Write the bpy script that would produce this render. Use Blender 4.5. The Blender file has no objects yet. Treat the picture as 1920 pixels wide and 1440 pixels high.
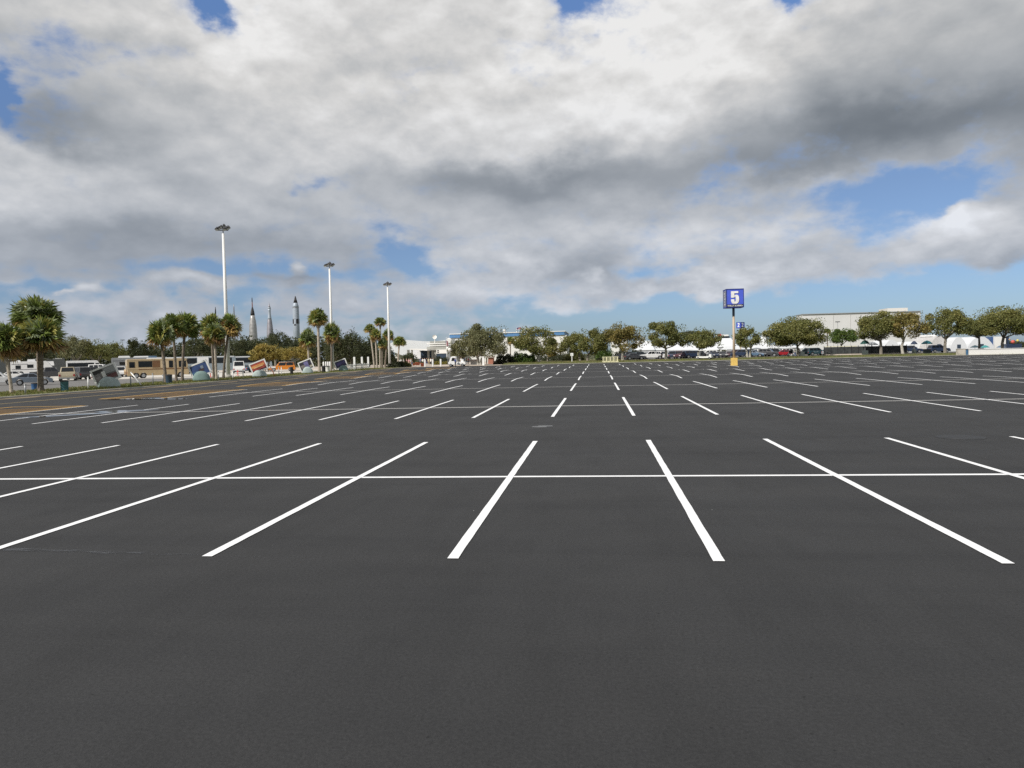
import bpy, bmesh, math, random
import numpy as np
from mathutils import Vector, Matrix
R = math.radians
rnd = random.Random(7)
scene = bpy.context.scene
COL = scene.collection

# ------------------------------------------------------------------ camera
F, YAW, PIT, ROLL, CH = 1421.53, .1128, .0382, -.0229, 2.1355      # focal in px of a 1920 px wide frame
cy, sy, cp, sp = math.cos(YAW), math.sin(YAW), math.cos(PIT), math.sin(PIT)
FW = Vector((-sy*cp, cy*cp, -sp)); R0 = Vector((cy, sy, 0)); U0 = R0.cross(FW)
RT = R0*math.cos(ROLL) + U0*math.sin(ROLL); UP = -R0*math.sin(ROLL) + U0*math.cos(ROLL)
CAM = Vector((0, 0, CH))
cd = bpy.data.cameras.new('camera'); cam = bpy.data.objects.new('camera', cd); COL.objects.link(cam)
cd.sensor_width = 36; cd.lens = F/1920*36; cd.clip_start = .05; cd.clip_end = 6000
cam.matrix_world = Matrix(((RT.x, UP.x, -FW.x, 0), (RT.y, UP.y, -FW.y, 0), (RT.z, UP.z, -FW.z, CH), (0, 0, 0, 1)))
scene.camera = cam

def ray(px, py): return FW + RT*((px-960)/F) + UP*((720-py)/F)
def pt(px, py, Y):                       # world point seen at a pixel, Y metres down the lot
    d = ray(px, py); return CAM + d*(Y/d.y)
def gnd(px, Y):                          # ground point in a pixel column at depth Y
    py = 670.0
    for _ in range(6):
        p = pt(px, py, Y); py += p.z/ (Y/ F)*1.0
    return Vector((p.x, Y, 0))
def onX(px, X):                          # ground point in a pixel column on the line X
    lo, hi = 20., 400.
    for _ in range(50):
        m = (lo+hi)/2
        if gnd(px, m).x > X: lo = m
        else: hi = m
    return Vector((X, (lo+hi)/2, 0))
def zc(p): return (Vector(p)-CAM).dot(FW)
def m_px(p): return zc(p)/F              # metres per photo pixel there

# ------------------------------------------------------------------ materials
def ramp(nt, stops, interp='LINEAR'):
    n = nt.nodes.new('ShaderNodeValToRGB'); cr = n.color_ramp; cr.interpolation = interp
    while len(cr.elements) < len(stops): cr.elements.new(.5)
    for e, (p, c) in zip(cr.elements, stops): e.position = p; e.color = (*c, 1) if len(c) == 3 else c
    return n
MATS = {}
def mat(name, col, rough=.6, metal=0, var=.12, scale=3, coat=0, spec=.5, bump=0):
    if name in MATS: return MATS[name]
    m = bpy.data.materials.new(name); m.use_nodes = True; nt = m.node_tree; b = nt.nodes['Principled BSDF']
    b.inputs['Roughness'].default_value = rough; b.inputs['Metallic'].default_value = metal
    b.inputs['Coat Weight'].default_value = coat; b.inputs['Coat Roughness'].default_value = .06
    b.inputs['Specular IOR Level'].default_value = spec
    tc = nt.nodes.new('ShaderNodeTexCoord'); nz = nt.nodes.new('ShaderNodeTexNoise')
    nz.inputs['Scale'].default_value = scale; nz.inputs['Detail'].default_value = 6
    nt.links.new(tc.outputs['Object'], nz.inputs['Vector'])
    lo = tuple(max(0, c*(1-var*1.6)) for c in col); hi = tuple(min(1, c*(1+var*1.2)) for c in col)
    r = ramp(nt, [(.25, lo), (.5, col), (.78, hi)])
    nt.links.new(nz.outputs['Fac'], r.inputs['Fac']); nt.links.new(r.outputs['Color'], b.inputs['Base Color'])
    if bump:
        bp = nt.nodes.new('ShaderNodeBump'); bp.inputs['Strength'].default_value = bump
        nt.links.new(nz.outputs['Fac'], bp.inputs['Height']); nt.links.new(bp.outputs['Normal'], b.inputs['Normal'])
    MATS[name] = m; return m
def leafmat(name, rough=.55, trans=.25):
    m = bpy.data.materials.new(name); m.use_nodes = True; nt = m.node_tree; b = nt.nodes['Principled BSDF']
    a = nt.nodes.new('ShaderNodeVertexColor'); a.layer_name = 'leaf_tint'
    nt.links.new(a.outputs['Color'], b.inputs['Base Color']); b.inputs['Roughness'].default_value = rough
    b.inputs['Specular IOR Level'].default_value = .35
    t = nt.nodes.new('ShaderNodeBsdfTranslucent'); nt.links.new(a.outputs['Color'], t.inputs['Color'])
    mx = nt.nodes.new('ShaderNodeMixShader'); mx.inputs['Fac'].default_value = trans
    nt.links.new(b.outputs[0], mx.inputs[1]); nt.links.new(t.outputs[0], mx.inputs[2])
    nt.links.new(mx.outputs[0], nt.nodes['Material Output'].inputs['Surface'])
    return m
LEAF = leafmat('oak_leaves'); FROND = leafmat('palm_fronds', .4, .2)
def paint(name, col, metal=0): return mat('paint_'+name, col, .3, metal, .05, 2, .6)
WHITE = mat('white_paint', (.78, .78, .76), .5, 0, .05, 2)
GLASS = mat('dark_glass', (.012, .014, .018), .08, 0, .1, 2, 0, .6)
TYRE = mat('tyre_rubber', (.02, .02, .02), .8)
RIM = mat('alloy_rim', (.45, .46, .47), .35, .7)
CHROME = mat('chrome', (.6, .6, .6), .2, .9)
REDL = mat('red_lamp', (.35, .02, .02), .25)
CLEAR = mat('clear_lamp', (.75, .75, .72), .15)
BLACK = mat('black_trim', (.02, .02, .022), .6)
CONC = mat('concrete', (.42, .40, .36), .9, 0, .18, 1.5)
BARK = mat('oak_bark', (.20, .18, .15), .9, 0, .35, 5, bump=.4)
PBARK = mat('palm_bark', (.17, .14, .11), .9, 0, .4, 9, bump=.6)
PBARK2 = mat('pale_palm_bark', (.38, .33, .27), .9, 0, .3, 9, bump=.5)
GALV = mat('galvanised_steel', (.32, .33, .34), .5, .5)
DARKM = mat('dark_metal', (.05, .05, .055), .5, .3)
TEALB = mat('teal_base', (.36, .43, .42), .85, 0, .15, 2)

# ------------------------------------------------------------------ mesh builder
class MB:
    def __init__(s): s.v = []; s.f = []; s.m = []
    def add(s, vs, fs, mi=0):
        o = len(s.v); s.v += [tuple(v) for v in vs]; s.f += [tuple(i+o for i in f) for f in fs]; s.m += [mi]*len(fs); return s
    def box(s, c, size, rz=0, mi=0, top=1.0):
        x, y, z = (a/2 for a in size); ca, sa = math.cos(rz), math.sin(rz); vs = []
        for k in (-1, 1):
            q = top if k == 1 else 1
            for i, j in ((-1, -1), (1, -1), (1, 1), (-1, 1)):
                X, Y = i*x*q, j*y*q; vs.append((c[0]+X*ca-Y*sa, c[1]+X*sa+Y*ca, c[2]+k*z))
        return s.add(vs, [(3, 2, 1, 0), (4, 5, 6, 7), (0, 1, 5, 4), (1, 2, 6, 5), (2, 3, 7, 6), (3, 0, 4, 7)], mi)
    def tube(s, pts, rad, n=8, mi=0, caps=True):
        pts = [Vector(p) for p in pts]; vs = []; fs = []
        if not hasattr(rad, '__len__'): rad = [rad]*len(pts)
        for i, p in enumerate(pts):
            d = (pts[min(i+1, len(pts)-1)]-pts[max(i-1, 0)]).normalized()
            a = d.orthogonal() if i == 0 else (a0 - d*a0.dot(d))
            a.normalize(); a0 = a.copy(); b = d.cross(a)
            for k in range(n):
                t = 2*math.pi*k/n; vs.append(p+(a*math.cos(t)+b*math.sin(t))*rad[i])
        for i in range(len(pts)-1):
            for k in range(n):
                k2 = (k+1) % n; fs.append((i*n+k, i*n+k2, (i+1)*n+k2, (i+1)*n+k))
        if caps: fs += [tuple(range(n-1, -1, -1)), tuple((len(pts)-1)*n+k for k in range(n))]
        return s.add(vs, fs, mi)
    def lathe(s, prof, n=20, c=(0, 0, 0), mi=0):            # prof: (r, z)
        vs = []; fs = []
        for r, z in prof:
            for k in range(n):
                t = 2*math.pi*k/n; vs.append((c[0]+r*math.cos(t), c[1]+r*math.sin(t), c[2]+z))
        for i in range(len(prof)-1):
            for k in range(n):
                k2 = (k+1) % n; fs.append((i*n+k, i*n+k2, (i+1)*n+k2, (i+1)*n+k))
        fs += [tuple(range(n-1, -1, -1)), tuple((len(prof)-1)*n+k for k in range(n))]
        return s.add(vs, fs, mi)
    def prism(s, poly, a, b, axis='y', mi=0):                # poly in the other two axes
        def P(u, w, t):
            return {'y': (u, t, w), 'x': (t, u, w), 'z': (u, w, t)}[axis]
        n = len(poly); vs = [P(u, w, a) for u, w in poly]+[P(u, w, b) for u, w in poly]
        fs = [tuple(range(n)), tuple(range(2*n-1, n-1, -1))]
        fs += [(i, n+i, n+(i+1) % n, (i+1) % n)[::-1] for i in range(n)]
        return s.add(vs, fs, mi)
    def build(s, name, mats, parent=None, loc=None, rz=0, smooth=False, fix=True):
        me = bpy.data.meshes.new(name); me.from_pydata(s.v, [], s.f)
        for m in (mats if isinstance(mats, (list, tuple)) else [mats]): me.materials.append(m)
        me.polygons.foreach_set('material_index', s.m)
        if fix:
            bm = bmesh.new(); bm.from_mesh(me); bmesh.ops.recalc_face_normals(bm, faces=bm.faces); bm.to_mesh(me); bm.free()
        if smooth: me.polygons.foreach_set('use_smooth', [True]*len(me.polygons))
        o = bpy.data.objects.new(name, me); COL.objects.link(o); o.parent = parent
        if loc is not None: o.location = loc
        o.rotation_euler.z = rz; return o

def tag(o, label, cat, group=None, kind=None):
    o['label'] = label; o['category'] = cat
    if group: o['group'] = group
    if kind: o['kind'] = kind
    return o
def empty(name, label, cat, loc=(0, 0, 0), rz=0, group=None):
    o = bpy.data.objects.new(name, None); COL.objects.link(o); o.location = loc; o.rotation_euler.z = rz
    o.empty_display_size = .3; return tag(o, label, cat, group)
def structure(o, label): o['kind'] = 'structure'; o['label'] = label; o['category'] = o.name.split('.')[0].replace('_', ' '); return o

def leaves_mesh(name, cen, size, cols, parent, rs, flat=0, aspect=1.0, material=None):
    n = len(cen); a = rs.normal(size=(n, 3)); a[:, 2] *= (1-flat); a /= np.linalg.norm(a, axis=1)[:, None]
    b = rs.normal(size=(n, 3)); b[:, 2] *= (1-flat*.6); b -= a*(a*b).sum(1)[:, None]; b /= np.linalg.norm(b, axis=1)[:, None]
    s = size[:, None]*.5
    v = np.stack([cen-a*s, cen-b*s*aspect*.7, cen+a*s, cen+b*s*aspect*.7], 1).reshape(-1, 3)
    me = bpy.data.meshes.new(name); me.vertices.add(4*n); me.vertices.foreach_set('co', v.ravel())
    me.loops.add(4*n); me.loops.foreach_set('vertex_index', np.arange(4*n)); me.polygons.add(n)
    me.polygons.foreach_set('loop_start', np.arange(n)*4); me.polygons.foreach_set('loop_total', np.full(n, 4))
    me.update(calc_edges=True)
    ca = me.color_attributes.new('leaf_tint', 'FLOAT_COLOR', 'POINT')
    c4 = np.ones((n, 4)); c4[:, :3] = cols; ca.data.foreach_set('color', np.repeat(c4, 4, 0).ravel())
    me.materials.append(material or LEAF); o = bpy.data.objects.new(name, me); COL.objects.link(o); o.parent = parent; return o

# ------------------------------------------------------------------ the ground
ROW0, PER, LEN, X0, SP = 7.7904, 17.9428, 10.7216, -1.5551, 2.74
EDGE = 157.0; KX = -39.5
def gz(x, y):                              # the ground rises a little beyond the far edge, right of the plaza
    t = min(1, max(0, (y-EDGE)/9)) if x > -20 else 0; return .1+.32*t*t*(3-2*t)
GY = [-60+.9*i for i in range(242)]
def _z(Y):
    a = min(1, max(0, (Y-42)/35)); a = a*a*(3-2*a)
    return .055*a*math.cos(2*math.pi*(Y-ROW0-LEN/2)/PER) + .012*math.sin(Y*.9)*a
GZ = [_z(y) for y in GY]
def zl(Y):
    t = (Y+60)/.9; i = max(0, min(len(GY)-2, int(t))); return GZ[i]+(GZ[i+1]-GZ[i])*(t-i)
def strip(mb, xl, xr, y0, y1, dz, jit=0):
    """a painted sheet following the lot surface; xl, xr: functions of Y or numbers"""
    ys = [y0]+[y for y in GY if y0 < y < y1]+[y1]; vs = []; fs = []
    if jit:
        yy = []
        for a, b in zip(ys, ys[1:]): yy += [a, a+(b-a)*.33, a+(b-a)*.66]
        ys = yy+[y1]
    for y in ys:
        l = xl(y) if callable(xl) else xl; r = xr(y) if callable(xr) else xr
        vs += [(l+rnd.uniform(-jit, jit), y, zl(y)+dz), (r+rnd.uniform(-jit, jit), y, zl(y)+dz)]
    for i in range(len(ys)-1): fs.append((2*i, 2*i+1, 2*i+3, 2*i+2))
    mb.add(vs, fs)

def asphalt_mat():
    m = bpy.data.materials.new('fresh_asphalt'); m.use_nodes = True; nt = m.node_tree; b = nt.nodes['Principled BSDF']; L = nt.links.new
    tc = nt.nodes.new('ShaderNodeTexCoord')
    def noise(scale, det, sc=None, rough=.6):
        n = nt.nodes.new('ShaderNodeTexNoise'); n.inputs['Scale'].default_value = scale; n.inputs['Detail'].default_value = det; n.inputs['Roughness'].default_value = rough
        if sc:
            mp = nt.nodes.new('ShaderNodeMapping'); mp.inputs['Scale'].default_value = sc; mp.inputs['Rotation'].default_value = (0, 0, .5 if sc[0] < sc[1] else -.25)
            L(tc.outputs['Object'], mp.inputs[0]); L(mp.outputs[0], n.inputs['Vector'])
        else: L(tc.outputs['Object'], n.inputs['Vector'])
        return n
    def mul(a, bb, blend='MULTIPLY', f=1):
        x = nt.nodes.new('ShaderNodeMixRGB'); x.blend_type = blend; x.inputs[0].default_value = f; L(a, x.inputs[1]); L(bb, x.inputs[2]); return x.outputs[0]
    base = ramp(nt, [(.3, (.0262, .0267, .0282)), (.7, (.0326, .0331, .0346))]); L(noise(.12, 5).outputs['Fac'], base.inputs[0])
    mid = ramp(nt, [(.3, (.9, .9, .905)), (.7, (1.09, 1.085, 1.075))]); L(noise(1.1, 6, None, .65).outputs['Fac'], mid.inputs[0])
    c = mul(base.outputs[0], mid.outputs[0])
    gr = noise(95, 3, None, .8); g = ramp(nt, [(.28, (.72, .72, .73)), (.5, (1, 1, 1)), (.74, (1.28, 1.27, 1.25))]); L(gr.outputs['Fac'], g.inputs[0])
    c = mul(c, g.outputs[0])
    st = ramp(nt, [(.36, (.86, .86, .87)), (.5, (1, 1, 1)), (.68, (1.08, 1.07, 1.06))]); L(noise(.5, 5, (.14, 1.6, 1), .6).outputs['Fac'], st.inputs[0])   # squeegee streaks
    c = mul(c, st.outputs[0])
    gr2 = ramp(nt, [(.28, (.66, .66, .67)), (.5, (1, 1, 1)), (.74, (1.36, 1.36, 1.36))]); L(noise(34, 4, None, .75).outputs['Fac'], gr2.inputs[0]); c = mul(c, gr2.outputs[0])
    tear = ramp(nt, [(.29, (.5, .5, .51)), (.355, (1, 1, 1))]); L(noise(6, 6, (.5, 2.4, 1), .75).outputs['Fac'], tear.inputs[0]); c = mul(c, tear.outputs[0])      # small drag tears
    st2 = ramp(nt, [(.42, (.9, .9, .9)), (.52, (1, 1, 1))]); L(noise(.8, 7, (1.3, .2, 1), .7).outputs['Fac'], st2.inputs[0])
    c = mul(c, st2.outputs[0])
    # pits and scattered bright chips
    vo = nt.nodes.new('ShaderNodeTexVoronoi'); vo.inputs['Scale'].default_value = 5.5; L(tc.outputs['Object'], vo.inputs['Vector'])
    pit = ramp(nt, [(.035, (.45, .45, .45)), (.07, (1, 1, 1))]); L(vo.outputs['Distance'], pit.inputs[0]); c = mul(c, pit.outputs[0])
    vo2 = nt.nodes.new('ShaderNodeTexVoronoi'); vo2.inputs['Scale'].default_value = .9; L(tc.outputs['Object'], vo2.inputs['Vector'])
    chip = ramp(nt, [(.006, (.5, .5, .5)), (.011, (0, 0, 0))]); L(vo2.outputs['Distance'], chip.inputs[0]); c = mul(c, chip.outputs[0], 'ADD')
    L(c, b.inputs['Base Color'])
    rr = ramp(nt, [(.3, (.72, .72, .72)), (.7, (.88, .88, .88))]); L(noise(.35, 6).outputs['Fac'], rr.inputs[0]); L(rr.outputs[0], b.inputs['Roughness'])
    b.inputs['Specular IOR Level'].default_value = .35
    bp = nt.nodes.new('ShaderNodeBump'); bp.inputs['Strength'].default_value = .5; bp.inputs['Distance'].default_value = .006
    L(gr.outputs['Fac'], bp.inputs['Height']); b3 = nt.nodes.new('ShaderNodeBump'); b3.inputs['Strength'].default_value = .55; b3.inputs['Distance'].default_value = .014; L(noise(26, 4, None, .7).outputs['Fac'], b3.inputs['Height']); L(bp.outputs[0], b3.inputs['Normal']); L(b3.outputs[0], b.inputs['Normal'])
    return m
ASPH = asphalt_mat()
mb = MB(); n = len(GY); NX = [-39.35, 0, 60, 150]
mb.add([(x, y, z) for y, z in zip(GY, GZ) if y <= EDGE for x in NX], [])
ny = len([y for y in GY if y <= EDGE]); mb.f = [(i*4+j, i*4+j+1, i*4+j+5, i*4+j+4) for i in range(ny-1) for j in range(3)]; mb.m = [0]*len(mb.f)
lot = mb.build('parking_lot', ASPH); structure(lot, 'large freshly sealed dark grey asphalt parking lot, empty of cars')

def line_mat(name, col, wear, rough=.7):
    m = mat(name, col, rough, 0, .06, 9); nt = m.node_tree; b = nt.nodes['Principled BSDF']
    src = b.inputs['Base Color'].links[0].from_socket; tc = nt.nodes['Texture Coordinate']
    n = nt.nodes.new('ShaderNodeTexNoise'); n.inputs['Scale'].default_value = 26; n.inputs['Detail'].default_value = 8; n.inputs['Roughness'].default_value = .75
    nt.links.new(tc.outputs['Object'], n.inputs['Vector'])
    r = ramp(nt, [(wear, (1, 1, 1)), (wear+.07, (0, 0, 0))]); nt.links.new(n.outputs['Fac'], r.inputs[0])
    x = nt.nodes.new('ShaderNodeMixRGB'); nt.links.new(r.outputs[0], x.inputs[0]); nt.links.new(src, x.inputs[1]); x.inputs[2].default_value = (.08, .08, .08, 1)
    nt.links.new(x.outputs[0], b.inputs['Base Color']); return m
LINE = line_mat('road_paint_white', (.84, .85, .86), .2); XLINE = line_mat('thin_road_paint', (.70, .69, .67), .2)
YEL = line_mat('road_paint_yellow', (.60, .36, .09), .2); YELD = line_mat('worn_yellow_paint', (.36, .20, .05), .36); YEL2 = line_mat('faded_yellow_paint', (.40, .31, .14), .4)
def part(o, label=None):
    if label: o['label'] = label
    return o
lines = []
for k in range(8):
    a = ROW0+k*PER
    for nn in range(-9, 53): lines.append((k, nn, X0+nn*SP, a, a+LEN))
def vis(l):
    d = Vector((l[2], (l[3]+l[4])/2, -CH)); c = d.dot(FW); x = d.dot(RT)/c*F; return abs(x) < 1150, 1/c
lines.sort(key=lambda l: (not vis(l)[0], -vis(l)[1]))
for i, (k, nn, x, a, b) in enumerate(lines[:90]):
    mb = MB(); strip(mb, x-.058, x+.058, a+rnd.uniform(-.03, .03), b+rnd.uniform(-.03, .03), .008, .003); mb.build('parking_line', LINE, lot, fix=False)
mb = MB()
for k, nn, x, a, b in lines[90:]: strip(mb, x-.058, x+.058, a, b, .008)
o = mb.build('parking_line', LINE, lot, fix=False); o['kind'] = 'stuff'
for k in range(8):
    y = ROW0+k*PER+LEN/2; mb = MB(); X = -26.3; vs = []; fs = []
    while X < 140: vs += [(X, y-.07+rnd.uniform(-.006, .006), zl(y)+.004), (X, y+.07+rnd.uniform(-.006, .006), zl(y)+.004)]; X += 2.2
    for i in range(len(vs)//2-1): fs.append((2*i, 2*i+2, 2*i+3, 2*i+1))
    mb.add(vs, fs); mb.build('cross_line', XLINE if k else LINE, lot, fix=False)
for k in range(8):                                   # yellow hatched ends of the rows
    a, b = ROW0+k*PER-.2, ROW0+k*PER+LEN+.2; mb = MB(); xl, xr = -30.6, -26.5
    strip(mb, xl-.06, xl+.16, a, b, .008); strip(mb, xr-.16, xr+.06, a, b, .008)
    strip(mb, xl+.16, xr-.16, a, a+.2, .008); strip(mb, xl+.16, xr-.16, b-.2, b, .008)
    mb.build('yellow_outline', YEL, lot, fix=False); mb = MB(); y = a+.5
    while y < b-2.6:
        w = xr-xl-.36; m = 4
        vs = []; fs = []
        for i in range(m+1):
            x = xl+.18+w*i/m; yy = y+2.0*i/m; vs += [(x, yy, zl(yy)+.008), (x, yy+.22, zl(yy+.22)+.008)]
        for i in range(m): fs.append((2*i, 2*i+2, 2*i+3, 2*i+1))
        mb.add(vs, fs); y += .85
    mb.build('yellow_hatching', YELD, lot, fix=False)
mb = MB(); strip(mb, -34.13, -33.92, -20, 150, .008); mb.build('edge_line', YEL2, lot, fix=False)
# ghost of an old ground-off line
def ghost_mat():
    m = bpy.data.materials.new('ground_off_paint'); m.use_nodes = True; nt = m.node_tree; b = nt.nodes['Principled BSDF']; b.inputs['Roughness'].default_value = .8
    tc = nt.nodes.new('ShaderNodeTexCoord'); mp = nt.nodes.new('ShaderNodeMapping'); mp.inputs['Scale'].default_value = (1.1, 9, 1)
    n = nt.nodes.new('ShaderNodeTexNoise'); n.inputs['Scale'].default_value = 2.5; n.inputs['Detail'].default_value = 9; n.inputs['Roughness'].default_value = .7
    nt.links.new(tc.outputs['Object'], mp.inputs[0]); nt.links.new(mp.outputs[0], n.inputs['Vector'])
    r = ramp(nt, [(.45, (.05, .052, .057)), (.6, (.075, .08, .09)), (.75, (.15, .16, .18))]); nt.links.new(n.outputs['Fac'], r.inputs[0]); nt.links.new(r.outputs[0], b.inputs['Base Color'])
    a = ramp(nt, [(.46, (0, 0, 0)), (.62, (1, 1, 1))]); sx = nt.nodes.new('ShaderNodeSeparateXYZ'); nt.links.new(tc.outputs['Object'], sx.inputs[0])
    mr = nt.nodes.new('ShaderNodeMapRange'); mr.inputs[1].default_value = -6.5; mr.inputs[2].default_value = -2; mr.inputs[3].default_value = .03; mr.inputs[4].default_value = -.2; nt.links.new(sx.outputs[0], mr.inputs[0])
    ad = nt.nodes.new('ShaderNodeMath'); nt.links.new(n.outputs['Fac'], ad.inputs[0]); nt.links.new(mr.outputs[0], ad.inputs[1]); nt.links.new(ad.outputs[0], a.inputs[0]); nt.links.new(a.outputs[0], b.inputs['Alpha'])
    return m
mb = MB(); mb.add([(-9, 8.15, .004), (-1.6, 7.62, .004), (-1.6, 7.68, .004), (-9, 8.31, .004)], [(0, 1, 2, 3)])
part(mb.build('old_line', ghost_mat(), lot, fix=False), 'faint pale trace of an old ground-off line')

GRASSM = mat('grass_ground', (.10, .105, .04), .95, 0, .45, .6)
o = MB().add([(-2500, -1500, -.16), (2500, -1500, -.16), (2500, 3500, -.16), (-2500, 3500, -.16)], [(0, 1, 2, 3)]).build('ground', GRASSM)
structure(o, 'flat grassy ground around the parking lots')
# left verge with its kerb
mb = MB(); mb.box((KX-.1+.03, 45, -.0), (.28, 330, .24)); structure(mb.build('kerb', CONC), 'low concrete kerb along the left side of the lot')
SOIL = mat('sandy_soil', (.19, .145, .09), .95, 0, .4, .9)
mb = MB(); strip(mb, -39.34, lambda y: -38.35+.22*math.sin(y*.7)+.18*math.sin(y*1.9), -50, EDGE-1, .006, .05); structure(mb.build('gutter', SOIL, fix=False), 'strip of sand and dead leaves in the left gutter')
VERGE = mat('verge_grass', (.115, .125, .035), .95, 0, .5, .7)
mb = MB(); mb.box((-43.85, 45, -.02), (8.0, 330, .24)); structure(mb.build('verge', VERGE), 'narrow grass verge between the lot and the motorhome parking')
def grass(name, label, n, fx, fy, z0, hs=(.06, .16), seed=1):
    rs = np.random.RandomState(seed); x = rs.uniform(*fx, n); y = rs.uniform(*fy, n); h = rs.uniform(*hs, n); a = rs.uniform(0, 6.28, n); w = h*.25
    dx, dy = np.cos(a)*w, np.sin(a)*w; lx, ly = rs.normal(0, .3, n)*h, rs.normal(0, .3, n)*h; z = np.array([gz(p, q)-.1 for p, q in zip(x, y)])+z0 if fy[0] > EDGE else np.full(n, z0)
    v = np.stack([np.stack([x-dx, y-dy, z], 1), np.stack([x+dx, y+dy, z], 1), np.stack([x+lx, y+ly, z+h], 1)], 1).reshape(-1, 3)
    me = bpy.data.meshes.new(name); me.from_pydata(v.tolist(), [], [(3*i, 3*i+1, 3*i+2) for i in range(n)])
    ca = me.color_attributes.new('leaf_tint', 'FLOAT_COLOR', 'POINT'); t = rs.uniform(0, 1, (n, 1)); dead = rs.uniform(0, 1, (n, 1)) < .3
    c = np.where(dead, np.array([[.22, .17, .07]]), np.array([[.10, .13, .03]])*(1-t)+np.array([[.16, .18, .04]])*t)
    ca.data.foreach_set('color', np.repeat(np.concatenate([c, np.ones((n, 1))], 1), 3, 0).ravel()); me.materials.append(LEAF)
    o = bpy.data.objects.new(name, me); COL.objects.link(o); tag(o, label, 'grass', None, 'stuff')
grass('grass', 'rough green grass on the verge under the palms', 26000, (-47.5, -40.2), (44, 150), .1)
# motorhome lot
RVA = mat('old_asphalt', (.15, .145, .14), .9, 0, .15, .5)
mb = MB(); mb.box((-95, 60, -.06), (94, 300, .16)); structure(mb.build('driveway', RVA), 'weathered grey asphalt of the motorhome parking on the left')
PALEC = mat('pale_concrete', (.56, .53, .48), .9, 0, .12, .4)
mb = MB(); mb.box((-95, 151, .023), (93, 104, .006)); structure(mb.build('concrete_apron', PALEC), 'sunlit pale concrete apron in front of the coaches')
# far side verge, plaza, road
mb = MB(); mb.box((75, EDGE+.1, -.0), (190, .3, .26)); structure(mb.build('far_kerb', CONC), 'pale kerb along the far edge of the lot')
mb = MB(); ys = [EDGE+.25+i*.8 for i in range(16)]; vs = [(x, y, gz(0, y)+.004) for y in ys for x in (-20, 170)]
mb.add(vs, [(2*i, 2*i+1, 2*i+3, 2*i+2) for i in range(15)]); mb.add([(-20, EDGE+.25, -.15), (-20, ys[-1], -.15), (-20, ys[-1], .42), (-20, EDGE+.25, .1)], [(0, 1, 2, 3)])
structure(mb.build('far_verge', VERGE), 'grass verge with oaks rising gently along the far edge of the lot')
grass('grass', 'rough grass under the far row of oaks', 16000, (-20, 120), (EDGE+.4, EDGE+11), .11, (.07, .2), 5)
PLAZA = mat('plaza_concrete', (.50, .43, .36), .9, 0, .12, .5)
mb = MB(); mb.box((-52, EDGE+44, .006), (64, 89.7, .2)); structure(mb.build('plaza', PLAZA), 'pinkish concrete plaza in front of the entrance building')
ROADM = mat('far_road_asphalt', (.11, .108, .105), .9, 0, .12, .5)
mb = MB(); mb.box((85, EDGE+36.3, .22), (210, 48, .4)); structure(mb.build('far_road', ROADM), 'asphalt lane with parked cars beyond the far oaks')
LAWN = mat('lawn', (.15, .145, .045), .95, 0, .3, .5)
mb = MB(); mb.box((-7, EDGE+30.2, .25), (26, 36, .42)); structure(mb.build('lawn', LAWN), 'mown lawn behind the oaks in the middle')
mb = MB(); mb.box((2, EDGE+10.2, .42), (26, 1.6, .04)); structure(mb.build('sand_path', mat('orange_sand', (.50, .33, .13), .95, 0, .15, 1)), 'orange sandy strip below the oaks in the middle')

# puddles and covers
WATER = mat('puddle_water', (.05, .05, .055), .03, 0, .1, 1, 0, 1.0)
def puddle(px, py, rx, ry, label, seed, rz=0):
    d = ray(px, py); p = CAM+d*(-CH/d.z); r2 = random.Random(seed); vs = []; N = 36; ph = [r2.uniform(0, 6.28) for _ in range(4)]
    for i in range(N):
        t = 2*math.pi*i/N; q = 1+.22*math.sin(2*t+ph[0])+.16*math.sin(3*t+ph[1])+.1*math.sin(5*t+ph[2])+.06*math.sin(8*t+ph[3])
        x, y = rx*q*math.cos(t), ry*q*math.sin(t); vs.append((x*math.cos(rz)-y*math.sin(rz), x*math.sin(rz)+y*math.cos(rz), 0))
    o = MB().add(vs, [tuple(range(N))]).build('puddle', WATER, None, (p.x, p.y, zl(p.y)+.03 if p.y > 42 else .012), fix=False)
    structure(o, label); o['category'] = 'puddle'
puddle(262, 748.5, 1.7, .7, 'bright shallow puddle beside the second yellow hatched island', 3)
puddle(325, 748.5, .7, .45, 'small puddle just right of the larger one by the hatched island', 4)
puddle(172, 776, 2.1, .5, 'thin streak of water lying across the white lines on the left', 8, .8)
puddle(222, 771, .9, .5, 'damp puddle at the upper end of the long water streak', 9, .5)
def cover(px, py, r, label, m):
    d = ray(px, py); p = CAM+d*(-CH/d.z); t = empty('manhole_cover', label, 'manhole cover', (p.x, p.y, 0))
    MB().lathe([(r, .0), (r, .006), (r*.8, .007)], 24).build('rim', m, t); MB().lathe([(r*.79, 0), (r*.78, .010)], 24).build('lid', m, t)
    if r < .5:
        for k in (-1, 1): MB().box((k*.08, k*.13, .011), (.42, .09, .004)).build('pale_mark', GALV, t)
cover(1017, 800, .33, 'round pale metal manhole cover in the middle aisle', mat('worn_iron', (.05, .05, .053), .6, .2))
cover(1801, 820, .52, 'round dark manhole patch in the aisle far right', mat('dark_iron', (.022, .022, .023), .6, .2))

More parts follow.
